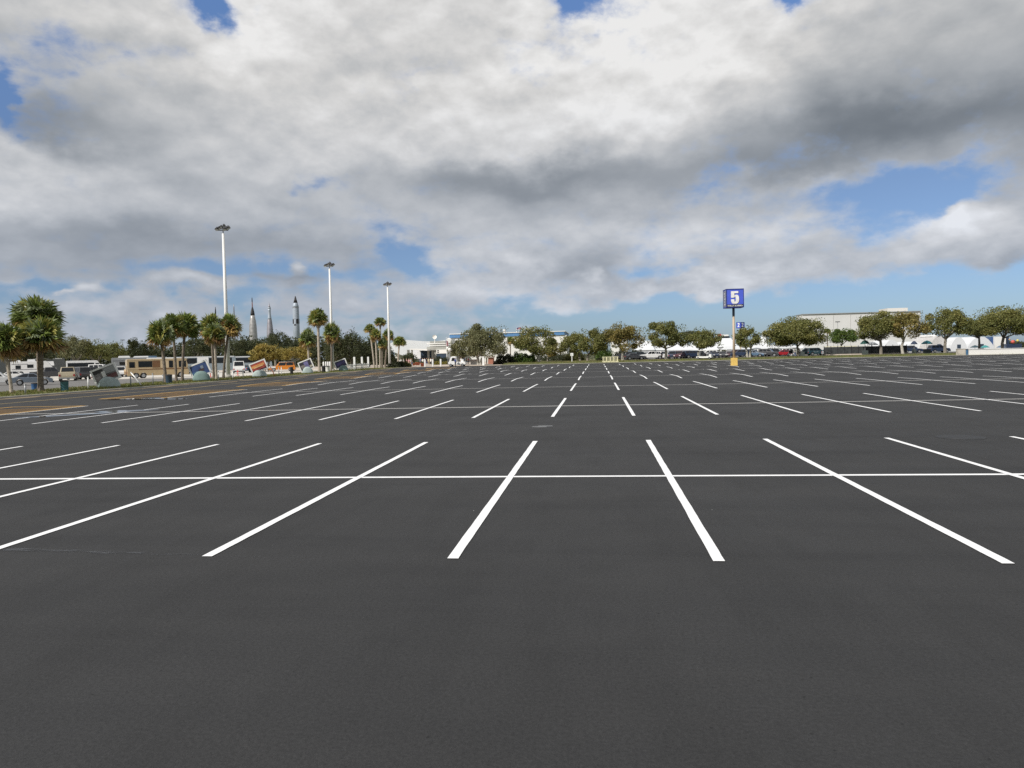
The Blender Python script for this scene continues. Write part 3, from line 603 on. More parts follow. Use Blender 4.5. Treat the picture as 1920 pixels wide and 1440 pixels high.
board('tilted picture board in grey and dark red, leftmost and largest', 205, -43.2, 46, 32, 199, 702, R(21), (pm('grey', (.17, .165, .165)), [(-.45, -.05, .18, .38, pm('black', (.03, .03, .03))), (.0, .42, .02, .36, pm('lgrey', (.30, .31, .31), .2)), (-.12, .02, -.12, .22, pm('white', (.7, .7, .68), .1)), (.05, .46, -.3, -.06, pm('maroon', (.13, .05, .05))), (-.4, -.2, -.4, .0, pm('mid', (.25, .23, .23)))]), 40, 20)
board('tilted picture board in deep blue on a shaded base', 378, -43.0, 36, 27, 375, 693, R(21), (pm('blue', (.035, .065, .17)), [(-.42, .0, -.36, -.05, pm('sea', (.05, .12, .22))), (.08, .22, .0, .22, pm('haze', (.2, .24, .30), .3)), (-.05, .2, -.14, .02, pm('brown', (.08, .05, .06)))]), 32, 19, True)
board('tilted picture board with red and orange sunset colours', 487, -43, 31, 20, 485, 687, R(21), (pm('red', (.36, .07, .05)), [(-.42, .36, -.02, .2, pm('sun', (.62, .28, .10), .3)), (-.3, .25, -.06, .02, pm('glow', (.75, .5, .25), .2)), (-.46, .46, -.42, -.26, pm('dark', (.07, .02, .04)))]), 27, 13)
board('tilted picture board in violet and black with cream frame', 577, -43, 26, 20, 574, 685, R(21), (pm('ink', (.035, .032, .045)), [(-.1, .2, -.34, .34, pm('violet', (.17, .16, .33), .3)), (-.36, -.08, -.2, .1, pm('stone', (.2, .18, .17), .4)), (.22, .42, -.3, -.12, pm('cream', (.4, .38, .3), .3))]), 20, 13)
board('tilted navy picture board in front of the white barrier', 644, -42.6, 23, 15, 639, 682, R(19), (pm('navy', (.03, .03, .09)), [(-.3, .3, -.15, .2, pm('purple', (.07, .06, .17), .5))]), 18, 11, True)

# ------------------------------------------------------------------ bins, posts, barriers
def bin_(label, p, w, h, body, lid=True):
    s = m_px(p); r, H = w*s/2, h*s; rt = empty('litter_bin', label, 'litter bin', p, 0, 'litter bins on the left')
    MB().lathe([(r*.86, -.05), (r*.9, .05), (r, H*.84), (r*1.03, H*.86)], 16).build('drum', body, rt, smooth=True)
    MB().lathe([(r*1.05, H*.86), (r*1.05, H*.93), (r*.8, H), (r*.1, H*1.02)], 16).build('lid', BLACK, rt)
TEALD = mat('teal_drum', (.045, .13, .16), .5, 0, .2, 3); BLUEB = mat('blue_drum', (.04, .12, .27), .5, 0, .2, 3); DKB = mat('navy_drum', (.03, .055, .09), .5)
def up(v, z=.1): return Vector((v.x, v.y, z+(gz(v.x, v.y)-.1 if v.y > EDGE else 0)))
bin_('teal drum bin on the verge left of the largest picture board', up(onX(121.5, -42.3)), 14, 20, TEALD)
bin_('blue drum bin beside the silver coupe', up(onX(65, -49.5), .03), 11, 13, BLUEB)
bin_('dark blue drum bin under the palm trio', up(onX(317, -42.2)), 12, 17, DKB)
bin_('black bin behind the violet picture board', up(onX(547, -43.5)), 6, 14, BLACK); bin_('grey and black bin right of the tall pale palm', up(onX(607, -43)), 7, 12, BLACK)
bin_('pale bin beside the grey bin near the tall pale palm', up(onX(614.5, -43.5)), 8, 11, WHITE)
def post(label, p, h, m, lean=0, r=.06, group='thin posts along the left verge'):
    H = h*m_px(p); rt = MB(); rt.tube([(0, 0, -.08), (lean*.5, 0, H*.5), (lean, 0, H)], r, 8); rt.lathe([(r*1.25, 0), (r*1.25, .05), (.01, .09)], 8, (lean, 0, H))
    o = rt.build('post', m, None, p, smooth=True); tag(o, label, 'post', group)
for lab, px, X, h, m, ln in [('dark short post on the verge in front of the silver coupe', 48, -41.5, 17, GALV, 0), ('white short post left of the largest picture board', 166, -43.5, 20, WHITE, 0), ('grey post right of the largest picture board', 245.5, -42.5, 18, GALV, 0),
    ('white slanted post in front of the tan motorhome', 266, -42, 24, WHITE, -1.0), ('pale post in front of the rear wheels of the tan motorhome', 287, -42, 20, GALV, 0), ('grey post left of the dark blue drum bin', 306, -43.5, 15, GALV, 0),
    ('white post at the foot of the pale palm by the nearest light pole', 410, -41.8, 16, WHITE, 0), ('white post just right of the nearest light pole', 437, -42.5, 14, WHITE, 0), ('white post behind the verge near the white van', 456, -43.5, 15, WHITE, 0),
    ('leaning red brown post in front of the orange car', 516, -42.5, 16, mat('rust_post', (.30, .09, .05), .7), -.6), ('pale post in front of the orange car', 523, -43, 14, GALV, 0), ('second pale post in front of the orange car', 528, -43.5, 14, WHITE, 0),
    ('black post in front of the white picket barrier', 668, -41.5, 12, BLACK, 0), ('second black post in front of the white picket barrier', 678.5, -41.5, 12, BLACK, 0)]:
    post(lab, up(onX(px, X)), h, m, ln)
RP = mat('red_stake', (.50, .07, .05), .6)
for lab, px, Y in [('red marker stake on the pale apron by the blue picture board', 395, 100), ('red marker stake on the pale apron in front of the white van', 446, 108)]:
    p = up(gnd(px, Y), .03); H = .85; m = MB(); m.box((0, 0, H/2), (.09, .09, H)); m.box((0, 0, H*.72), (.42, .06, .1)); m.box((0, 0, .03), (.4, .4, .06)); tag(m.build('marker_stake', RP, None, p), lab, 'stake', 'red marker stakes')
# picket barrier
b0 = up(gnd(647, 128)); b1 = up(gnd(692, 152)); rt = empty('picket_barrier', 'low white picket barrier with three tall posts before the dark oaks', 'barrier', b0)
dv = b1-b0; ang = math.atan2(dv.y, dv.x); ln = dv.length
for i in range(3):
    q = (.36, .68, .97)[i]; p = dv*q; MB().box((p.x, p.y, 1.1), (.34, .34, 2.5), ang).build('tall_post', WHITE, rt)
for z in (.35, .85): MB().box((dv.x/2, dv.y/2, z), (ln, .1, .14), ang).build('rail', WHITE, rt)
for i in range(26):
    p = dv*((i+.5)/26); MB().box((p.x-.09*math.sin(-ang), p.y-.09*math.cos(ang), .55), (.3, .04, 1.05-.2*(i % 3 == 0)), ang).build('picket', WHITE, rt)
for lab, px, Y in [('white bollard left of the navy picture board', 607, 140), ('white bollard behind the pale bin', 611.5, 146), ('white bollard between the pale bin and the light pole', 615.5, 138), ('white bollard close to the middle light pole', 619, 144)]:
    p = up(gnd(px, Y), .03); m = MB(); m.lathe([(.15, 0), (.15, 1.5), (.1, 1.62), (.02, 1.66)], 10); tag(m.build('bollard', WHITE, None, p, smooth=True), lab, 'bollard', 'white bollards on the left')
for lab, px in [('white square bollard beside the terracotta pots', 797), ('middle white square bollard at the plaza edge', 811.5), ('white square bollard in front of the yellow green bush', 826.5)]:
    p = up(gnd(px, EDGE-.6), .05); m = MB(); m.box((0, 0, .75), (.3, .3, 1.5)); m.box((0, 0, 1.53), (.36, .36, .1), 0, 0, .6); tag(m.build('bollard', WHITE, None, p), lab, 'bollard', 'white bollards at the plaza')
p = up(gnd(906.5, EDGE+1.2), .1); m = MB(); m.box((0, 0, .9), (.45, .4, 1.8)); m.box((0, 0, 1.83), (.55, .5, .1)); tag(m.build('gate_pillar', WHITE, None, p), 'white pillar beside the double trunk of the round oak', 'pillar')
# cream railing and notice post
b0 = up(gnd(1131, EDGE+3)); b1 = up(gnd(1158, EDGE+3)); rt = empty('railing', 'cream painted railing with five uprights left of the dark sedan', 'railing', b0); ln = (b1-b0).length; CREAM = mat('cream_paint', (.72, .68, .45), .6)
for i in range(5): MB().box((ln*i/4, 0, .55), (.16, .16, 1.15)).build('upright', CREAM, rt)
for z, h in ((1.08, .1), (.1, .22)): MB().box((ln/2, 0, z), (ln+.4, .1, h)).build('rail', CREAM, rt)
for i in range(16): MB().box((ln*(i+.5)/16, 0, .6), (.05, .04, .9)).build('bar', CREAM, rt)
p = up(gnd(1072.5, EDGE+8)); s = m_px(p); rt = empty('notice_sign', 'small white notice panel on a white post in front of the dense oak', 'sign', p)
MB().box((0, 0, .65), (.16, .12, 1.3)).build('post', WHITE, rt); n_ = MB().box((0, -.08, 1.55), (.62, .05, .62)); n_ = n_.build('panel', WHITE, rt); MB().box((0, -.108, 1.5), (.14, .006, .3)).build('mark', mat('notice_grey', (.35, .38, .4), .6), n_)

# ------------------------------------------------------------------ vehicles
def vehicle(name, label, cat, loc, rz, L, W, top, paint_, wheels, wr=.33, cabin=None, wins=(), patches=(), group=None, z0=.28, bodywin=None, panes=2):
    """local +x is the front; top: outline (x, z) from front to rear"""
    rt = empty(name, label, cat, loc, rz, group); A = wr+.07; poly = []
    if group == LG: rt.scale = (LS, LS, LS)
    xs = sorted(wheels); poly.append((top[-1][0], z0))
    for x in xs:
        for k in range(7):
            t = math.pi*(1-k/6); poly.append((x+A*math.cos(t), max(z0, wr+A*math.sin(t))))
    poly.append((top[0][0], z0)); poly += top
    b = MB(); b.prism(poly, -W/2, W/2, 'y')
    if cabin:
        xb0, xb1, wb, zb, xt0, xt1, wt, zt = cabin; zb0 = zb-.02
        V = [(xb0, -wb/2, zb0), (xb1, -wb/2, zb0), (xb1, wb/2, zb0), (xb0, wb/2, zb0), (xt0, -wt/2, zt), (xt1, -wt/2, zt), (xt1, wt/2, zt), (xt0, wt/2, zt)]
        b.add(V, [(3, 2, 1, 0), (4, 5, 6, 7), (0, 1, 5, 4), (1, 2, 6, 5), (2, 3, 7, 6), (3, 0, 4, 7)])
    body = b.build('body', paint_, rt); bv = body.modifiers.new('edge_rounding', 'BEVEL'); bv.width = .045; bv.segments = 2; bv.limit_method = 'ANGLE'; bv.angle_limit = R(35)
    if cabin:
        V = [Vector(v) for v in V]
        def pane(nm, a, bb, c, d, u0, u1, v0=.12, v1=.88):
            nr = (bb-a).cross(d-a).normalized()
            def Q(u, v): return a.lerp(bb, u).lerp(d.lerp(c, u), v)
            ctr = (a+bb+c+d)/4
            if nr.dot(ctr-Vector(((xb0+xb1)/2, 0, (zb+zt)/2))) < 0: nr = -nr
            q = [Q(u0, v0), Q(u1, v0), Q(u1, v1), Q(u0, v1)]
            MB().add([x+nr*.004 for x in q]+[x+nr*.018 for x in q], [(0, 1, 2, 3), (4, 5, 6, 7), (0, 1, 5, 4), (1, 2, 6, 5), (2, 3, 7, 6), (3, 0, 4, 7)]).build(nm, GLASS, rt)
        pane('windscreen', V[1], V[2], V[6], V[5], .05, .95); pane('rear_window', V[3], V[0], V[4], V[7], .08, .92)
        for (a, bb, c, d) in ((V[0], V[1], V[5], V[4]), (V[3], V[2], V[6], V[7])):
            for i in range(panes):
                pane('side_window', a, bb, c, d, .07+.88*i/panes, .05+.88*(i+1)/panes-.02)
    for side, x0, x1, za, zb_, nm, mt in wins:
        for sgn in ((-1, 1) if side == 'both' else (-1,) if side == 'right' else (1,)):
            MB().box(((x0+x1)/2, sgn*(W/2+.004), (za+zb_)/2), (x1-x0, .03, zb_-za)).build(nm, mt, rt)
    fx, rx = top[0][0], top[-1][0]
    for sgn in (-1, 1):
        MB().box((fx-.02, sgn*(W/2-.28), z0+.42), (.1, .34, .16)).build('headlight', CLEAR, rt); MB().box((rx+.02, sgn*(W/2-.14), z0+.48), (.08, .2, .26)).build('tail_light', REDL, rt)
    MB().box((fx+.03, 0, z0+.1), (.16, W-.12, .2)).build('front_bumper', patches[0] if patches else BLACK, rt); MB().box((rx-.03, 0, z0+.1), (.16, W-.12, .2)).build('rear_bumper', patches[0] if patches else BLACK, rt)
    for x in wheels:
        for sgn in (-1, 1):
            y = sgn*(W/2-.1)
            w = MB().tube([(x, y-.11, wr), (x, y+.11, wr)], wr, 18).build('wheel', TYRE, rt); MB().tube([(x, y+sgn*.1, wr), (x, y+sgn*.125, wr)], wr*.62, 12).build('rim', RIM, w)
    return rt
SED = dict(L=4.7, W=1.8, top=[(2.35, .62), (2.2, .78), (.95, .95), (-1.75, 1.0), (-2.25, .95), (-2.35, .6)], wheels=(1.42, -1.35), cabin=(-1.75, 1.0, 1.66, .97, -1.0, .1, 1.25, 1.44))
SUV = dict(L=4.7, W=1.86, top=[(2.3, .75), (2.15, .98), (1.05, 1.1), (-2.2, 1.12), (-2.35, .8)], wheels=(1.42, -1.38), wr=.37, cabin=(-2.25, 1.1, 1.74, 1.1, -2.0, .35, 1.42, 1.78), panes=3)
PICK = dict(L=5.6, W=1.95, top=[(2.75, .8), (2.6, 1.08), (1.3, 1.18), (-.9, 1.2), (-2.7, 1.18), (-2.8, .7)], wheels=(1.75, -1.75), wr=.39, cabin=(-.85, 1.35, 1.8, 1.17, -.6, .6, 1.5, 1.86))
def car(kind, name, label, cat, loc, rz, pcol, **k):
    d = dict(kind); d.update(k); return vehicle(name, label, cat, loc, rz, d.pop('L'), d.pop('W'), d.pop('top'), pcol, d.pop('wheels'), **d)
def at(px, py_base=None, Y=None, z=.03):
    if Y is None: d = ray(px, py_base); v = CAM+d*(-CH/d.z)
    else: v = gnd(px, Y)
    return Vector((v.x, v.y, z+(gz(v.x, v.y)-.1 if v.y > EDGE else 0)))
PW = paint('white', (.76, .76, .75)); PS = paint('silver_blue', (.17, .205, .25), .15); PT = paint('tan', (.42, .36, .25)); PD = paint('charcoal', (.05, .052, .058)); PN = paint('navy', (.02, .035, .075))
PR = paint('red', (.32, .012, .02)); PG = paint('silver', (.42, .43, .44), .4); PO = paint('orange', (.62, .21, .02)); PTE = paint('dark_teal', (.025, .06, .075)); PMA = paint('maroon', (.07, .015, .025)); PBL = paint('steel_blue', (.08, .14, .22))
LG = 'vehicles in the motorhome parking'; LS = .87
FACE_R = R(37)                                    # local +x pointing to the right of the picture
car(SUV, 'parked_suv', 'white car cut by the left edge of the photo', 'car', at(-6, 723), FACE_R, PW, group=LG)
car(SED, 'parked_coupe', 'low silver blue coupe behind the big left palms', 'car', at(61, 722.5), FACE_R, PS, group=LG, L=4.5, top=[(2.25, .66), (2.1, .84), (.95, 1.0), (-1.6, 1.05), (-2.15, 1.0), (-2.25, .65)], wheels=(1.36, -1.32), cabin=(-2.0, 1.15, 1.66, 1.0, -.85, .2, 1.26, 1.5), wr=.36, panes=2)
LS = 1.0
car(PICK, 'pickup_truck', 'tan pickup truck seen from behind, left of the shuttle bus', 'pickup truck', at(128, 714), R(124), PT, group=LG, patches=(CHROME,))
car(PICK, 'pickup_truck', 'dark pickup truck between the coupe and the tan pickup', 'pickup truck', at(94, 711), R(40), PD, group=LG)
car(SUV, 'parked_suv', 'dark grey SUV nose just right of the tan pickup', 'car', at(148, 712), R(150), PD, group=LG)
car(SUV, 'parked_suv', 'dark navy SUV right of the white SUV', 'car', at(239, 706), R(128), PN, group=LG)
LS = .95
car(SED, 'parked_car', 'white car with red trim behind the white short post', 'car', at(163, 711.5), R(-20), PW, group=LG, patches=(REDL,))
car(SUV, 'parked_suv', 'white SUV seen from behind, right of the largest picture board', 'car', at(228, 707), R(120), PW, group=LG)
car(SUV, 'parked_van', 'white van roof showing behind the largest picture board', 'van', at(190, 704), R(20), PW, group=LG, cabin=(-2.25, 1.1, 1.74, 1.1, -2.1, .6, 1.5, 2.25))
car(SUV, 'parked_suv', 'dark SUV behind the white car with red trim', 'car', at(176, 706), R(60), PD, group=LG)
car(SUV, 'parked_van', 'white van with two square rear windows, right of the nearest light pole', 'van', at(448.5, 700), R(116), PW, group=LG, W=2.05, top=[(2.4, .9), (2.3, 1.2), (1.6, 1.3), (-2.3, 1.3), (-2.4, .8)], cabin=(-2.3, 1.6, 2.0, 1.28, -2.2, 1.1, 1.75, 2.25))
car(SED, 'parked_car', 'blue car right of the white van', 'car', at(470, 698), R(80), PBL, group=LG)
car(SED, 'parked_car', 'small silver car nose behind the sunset picture board', 'car', at(497, 696), R(190), PG, group=LG)
o = car(SUV, 'parked_suv', 'orange and white SUV with whitewall wheels under the tan leaved tree', 'car', at(529, 696.5), R(202), PO, group=LG, L=5.2, top=[(2.6, .75), (2.45, .98), (1.15, 1.1), (-2.5, 1.12), (-2.6, .7)], wheels=(1.6, -1.6), cabin=(-2.45, 1.1, 1.74, 1.1, -2.3, .55, 1.45, 1.85), panes=2,
    wins=(('both', 1.2, 2.5, .7, 1.02, 'white_wing', PW),))
MB().box((-.9, 0, 1.87), (2.9, 1.5, .07)).build('white_roof', PW, o)
# motorhomes and coaches
def boxvehicle(name, label, cat, loc, rz, L, W, H, body, wins, wheels, wr=.45, nose=.4, z0=.38, group=LG, roofbits=()):
    top = [(L/2, 1.2), (L/2-.08*nose, 1.6), (L/2-nose, H-.15), (L/2-nose-.25, H), (-L/2+.12, H), (-L/2, H-.15), (-L/2, .8)]
    rt = vehicle(name, label, cat, loc, rz, L, W, top, body, wheels, wr=wr, z0=z0, wins=wins, group=group)
    x0, x1, za, zb = L/2-.08*nose+.01, L/2-nose+.01, 1.65, H-.45
    MB().add([(x0, -W*.43, za), (x0, W*.43, za), (x1, W*.41, zb), (x1, -W*.41, zb), (x0+.02, -W*.43, za), (x0+.02, W*.43, za), (x1+.02, W*.41, zb), (x1+.02, -W*.41, zb)], [(0, 1, 2, 3), (4, 5, 6, 7), (0, 1, 5, 4), (1, 2, 6, 5), (2, 3, 7, 6), (3, 0, 4, 7)]).build('windscreen', GLASS, rt)
    for (x, y, l, w, h, mt, nm) in roofbits: MB().box((x, y, H+h/2+.01), (l, w, h), 0, 0, .85).build(nm, mt, rt)
    return rt
RVW = paint('rv_white', (.74, .74, .74)); RVG = paint('rv_grey', (.26, .27, .28)); RVT = paint('rv_tan', (.50, .38, .22)); RVB = paint('rv_brown', (.20, .10, .045)); RVC = paint('rv_cream', (.66, .52, .33)); COA = paint('coach_blue_grey', (.25, .30, .34)); RVD = paint('rv_dark_grey', (.10, .105, .11))
STR = paint('stripe_dark', (.06, .06, .08))
for kind, nm, lab, px, py, rz, pc in [(SED, 'parked_car', 'silver car between the dark pickup and the coupe', 106, 708, R(30), PG), (SED, 'parked_car', 'small red car low behind the left half of the largest picture board', 186, 709, R(140), PR), (SUV, 'parked_suv', 'silver SUV behind the upper half of the largest picture board', 208, 704, R(35), PG),
    (SUV, 'parked_van', 'white van left of the tan motorhome, behind the navy SUV', 243, 703, R(115), PW), (SED, 'parked_car', 'white car low in front of the white motorhome', 30, 712, R(35), PW), (SUV, 'parked_suv', 'charcoal SUV under the right end of the white motorhome', 84, 706, R(200), PD), (SUV, 'parked_suv', 'navy SUV right of the white van with square windows', 483, 698, R(116), PN)]:
    car(kind, nm, lab, 'car' if nm != 'parked_van' else 'van', at(px, py), rz, pc, group=LG)
LS = 1.0
rv = boxvehicle('motorhome', 'white motorhome with an overhanging cab, behind the silver coupe', 'motorhome', at(62, 704), FACE_R, 8.2, 2.5, 3.15, RVW, (('right', -3.2, -2.2, 1.5, 2.3, 'side_window', GLASS), ('right', -1.0, 0.2, 1.7, 2.45, 'side_window', GLASS), ('right', 1.2, 1.8, 1.3, 2.4, 'door', RVD), ('right', -3.9, 2.4, 1.32, 1.42, 'stripe', STR), ('right', -3.9, -.9, 2.5, 2.6, 'stripe', STR)), (2.9, -2.2), nose=1.2, roofbits=((-.2, 0, 1.6, .8, .45, RVW, 'roof_unit'), (-2.6, 0, .9, .7, .3, RVW, 'roof_vent'), (1.6, .3, 1.0, .8, .3, RVW, 'roof_vent')))
MB().box((3.2, 0, 2.6), (2.0, 2.4, .95), 0, 0, .86).build('cab_overhang', RVW, rv)
boxvehicle('trailer', 'long dark grey trailer with white roof line, behind the white motorhome', 'trailer', at(62, 700.8), FACE_R, 15.5, 2.5, 4.15, RVD, (('right', -7.1, 7.0, 3.9, 4.06, 'roof_trim', RVW), ('right', -5.2, -4.3, 1.2, 2.9, 'door', PMA)), (-3.5, -4.6), nose=.1)
LS = .9
boxvehicle('shuttle_bus', 'white shuttle bus with one long dark window band, above the tan pickup', 'bus', at(159, 703.5), FACE_R, 7.2, 2.4, 3.3, RVW, (('right', -3.3, 1.9, 1.9, 2.8, 'window_band', GLASS), ('right', 2.2, 2.9, 1.95, 2.7, 'side_window', GLASS), ('right', .3, .9, 1.2, 1.7, 'emblem', PBL), ('right', -3.4, 3.0, 1.02, 1.1, 'stripe', PBL)), (2.5, -2.2), nose=.9)
boxvehicle('trailer', 'tall white trailer front beside the white SUV', 'trailer', at(222, 700), R(122), 6, 2.4, 3.5, RVW, (), (-1.2, -2.1), nose=.2)
MB().box((-3.03, 0, 2.6), (.05, .5, .7)).build('rear_window', GLASS, bpy.data.objects['trailer.001'])
boxvehicle('motorhome', 'large silver grey motorhome behind the tan one', 'motorhome', at(262, 701.5), R(36), 11, 2.55, 3.7, RVG, (('right', -5.3, 4.2, 3.0, 3.1, 'stripe', RVD), ('right', -4, -2.5, 2.1, 2.8, 'side_window', GLASS), ('right', 2.5, 4.2, 2.3, 2.9, 'side_window', GLASS)), (3.4, -2.6, -3.7), nose=.5, roofbits=((-3, 0, 2.4, 1.4, .4, RVW, 'roof_unit'), (1, 0, 4.4, 1.3, .3, RVW, 'roof_awning')))
tn = boxvehicle('motorhome', 'tan and brown motorhome with twin rear wheels, behind the palm trio', 'motorhome', at(296, 708.5), R(39), 9.0, 2.5, 3.05, RVT, (('right', -4.5, 4.3, 2.86, 2.98, 'roof_trim', RVC), ('right', -2.9, -.9, 1.75, 2.7, 'side_window', GLASS), ('right', -.85, .25, 1.65, 2.75, 'brown_panel', RVB), ('right', .3, 1.5, 1.6, 2.75, 'cream_panel', RVC), ('right', 1.55, 2.15, 1.6, 2.7, 'door_window', GLASS), ('right', 3.0, 4.1, 1.65, 2.65, 'side_window', GLASS), ('right', -2.9, 4.5, 1.35, 1.5, 'stripe', RVB), ('right', -4.5, -.9, 1.5, 1.62, 'stripe', RVC), ('right', -4.2, -3.4, 1.7, 2.6, 'side_window', GLASS)), (3.3, -2.2, -3.25), wr=.42, nose=.35)
MB().tube([(-4.62, 0, 1.05), (-4.82, 0, 1.05)], .42, 16).build('spare_wheel_cover', RVC, tn)
boxvehicle('coach', 'white coach with black windows partly hidden by the palm trio', 'coach', at(322, 701), R(32), 9.5, 2.5, 3.5, RVW, (('right', -4.4, 4.0, 2.2, 3.15, 'window_band', GLASS), ('right', -4.6, 4.4, 1.0, 1.2, 'stripe', COA)), (3, -2.6), nose=.5)
MB().box((-3.6, 0, 3.7), (1.6, 1.2, .4)).build('roof_unit', PBL, bpy.data.objects['coach'])
c1 = boxvehicle('coach', 'long blue grey coach with black windows behind the blue picture board', 'coach', at(386, 699.5), R(29), 12.6, 2.55, 3.55, COA, (('right', -6.2, -1.7, 2.05, 3.2, 'window_band', GLASS), ('right', -1.6, .6, 1.95, 3.35, 'white_panel', RVW), ('right', .7, 5.3, 2.05, 3.2, 'window_band', GLASS), ('right', -6.2, 5.8, 3.36, 3.5, 'roof_trim', RVW)), (4.0, -3.0, -4.2), wr=.5, nose=.3)
c2 = boxvehicle('coach', 'second long coach with black windows behind the white van', 'coach', at(466, 694.5), R(26), 11.5, 2.55, 3.6, COA, (('right', -5.5, 5.0, 1.95, 3.2, 'window_band', GLASS), ('right', -5.7, 5.3, 3.36, 3.52, 'roof_trim', RVW)), (3.6, -3.4), wr=.5, nose=.3)
# the row of parked cars on the right
RG = 'cars parked beyond the far oaks'; CY = EDGE+19
for kind, nm, lab, cat, px, dY, rz, pc in [
    (SED, 'parked_car', 'dark grey car nose left of the pale trunk of the domed oak', 'car', 1163, 4, R(180), PD), (SED, 'parked_car', 'black sedan right of the pale trunk of the domed oak', 'car', 1190, 2, R(10), PD),
    (SUV, 'parked_suv', 'grey green SUV behind the black sedan', 'car', 1201, 8, R(40), PTE), (PICK, 'pickup_truck', 'white crew cab pickup behind the tall spreading oak', 'pickup truck', 1222, 3, R(185), PW),
    (SUV, 'parked_suv', 'white SUV nose between the white pickup and the oak trunk', 'car', 1242, 7, R(-60), PW), (SUV, 'parked_suv', 'navy SUV right of the spreading oak trunk', 'car', 1262, 6, R(80), PN),
    (SUV, 'parked_suv', 'dark maroon SUV beside the navy one', 'car', 1274, 5, R(-110), PMA), (SUV, 'parked_suv', 'small white SUV left of the golf cart', 'car', 1285, 11, R(250), PW),
    (SUV, 'parked_suv', 'dark blue SUV next to the small white SUV', 'car', 1299, 8, R(15), PN), (SED, 'parked_car', 'navy car right of the golf cart', 'car', 1338, 7, R(-80), PN),
    (SED, 'parked_car', 'dark grey sedan facing the camera left of the tall numbered sign', 'car', 1355, 5, R(-95), PD), (SED, 'parked_car', 'small maroon car directly left of the sign pole', 'car', 1368, 9, R(-95), PMA),
    (SUV, 'parked_suv', 'dark blue van shaped car right of the sign pole', 'car', 1388, 6, R(170), PN), (SED, 'parked_car', 'steel blue sedan right of the forked oak trunk', 'car', 1416, 6, R(-30), PBL),
    (SUV, 'parked_suv', 'white SUV behind the steel blue sedan', 'car', 1425, 12, R(-80), PW), (SUV, 'parked_suv', 'charcoal SUV left of the red car', 'car', 1441, 8, R(-20), PD),
    (SED, 'parked_car', 'bright red car under the largest dome shaped oak', 'car', 1467, 8, R(175), PR), (SUV, 'parked_suv', 'dark teal SUV right of the dome oak trunk', 'car', 1512, 9, R(165), PTE),
    (SUV, 'parked_suv', 'second dark teal SUV, larger and darker', 'car', 1531, 8, R(10), PTE), (SED, 'parked_car', 'silver car in front of the dark mesh fence', 'car', 1561, 5, R(-15), PG),
    (SUV, 'parked_suv', 'dark blue SUV behind the rusty brown oak', 'car', 1709, 14, R(0), PN), (SUV, 'parked_suv', 'navy car in front of the pale dome tent', 'car', 1760, 12, R(8), PN)]:
    car(kind, nm, lab, cat, at(px, Y=CY+dY, z=.1), rz, pc, group=RG)
for kind, nm, lab, cat, px, dY, rz, pc in [
    (SUV, 'parked_van', 'dark van behind the golf cart at the grass', 'van', 1312, 12, R(20), PD), (SUV, 'parked_van', 'white van roof behind the front of the golf cart', 'van', 1328, 15, R(170), PW), (SED, 'parked_car', 'silver car between the navy car and the dark grey sedan', 'car', 1346, 13, R(10), PG),
    (SUV, 'parked_suv', 'maroon SUV half hidden by the sign pole', 'car', 1377, 13, R(175), PMA), (SUV, 'parked_suv', 'navy SUV between the sign pole and the forked oak', 'car', 1401, 12, R(5), PN), (SED, 'parked_car', 'silver car behind the charcoal SUV', 'car', 1434, 15, R(185), PG),
    (SUV, 'parked_suv', 'black SUV just left of the bright red car', 'car', 1454, 14, R(10), PD), (SUV, 'parked_suv', 'white SUV right of the bright red car', 'car', 1481, 16, R(5), PW), (SED, 'parked_car', 'dark green car between the teal SUVs and the silver car', 'car', 1547, 12, R(170), PTE),
    (SED, 'parked_car', 'steel blue car left of the low wide oak', 'car', 1291, 16, R(175), PBL), (PICK, 'pickup_truck', 'charcoal pickup behind the black sedan', 'pickup truck', 1178, 12, R(5), PD)]:
    car(kind, nm, lab, cat, at(px, Y=CY+dY, z=.1), rz, pc, group=RG)
# golf carts and the little tram
def cart(label, p, rz, L=2.6, trim=WHITE, rear=True):
    rt = empty('golf_cart', label, 'golf cart', p, rz); MB().box((0, 0, .42), (L, 1.15, .3)).build('chassis', trim, rt); MB().prism([(L/2-.5, .55), (L/2+.02, .5), (L/2-.1, .95), (L/2-.42, 1.05)], -.55, .55).build('front_cowl', trim, rt)
    MB().box((-.35, 0, .78), (.6, 1.05, .3)).build('seat', BLACK, rt); MB().box((-.62, 0, 1.1), (.12, 1.05, .5)).build('backrest', BLACK, rt); MB().box((-.05, 0, 1.86), (L*.72, 1.2, .08), 0, 0, .94).build('roof', trim, rt)
    for x in (-.85, .72):
        for y in (-.52, .52): MB().tube([(x, y, .55), (x*.92, y, 1.84)], .03, 6).build('roof_post', trim, rt)
    for x in (-L/2+.4, L/2-.4):
        for y in (-.5, .5): w = MB().tube([(x, y-.09, .24), (x, y+.09, .24)], .24, 12).build('wheel', TYRE, rt); MB().tube([(x, y*1.2-.01, .24), (x, y*1.2+.01, .24)], .13, 10).build('rim', RIM, w)
    return rt
cart('white golf cart with roof parked at the grass, below the low wide oak', at(1321, Y=EDGE+6, z=.12), R(-25), 3.2); cart('small white cart under the largest dome shaped oak', at(1487, Y=EDGE+14, z=.1), R(-70), 2.4)
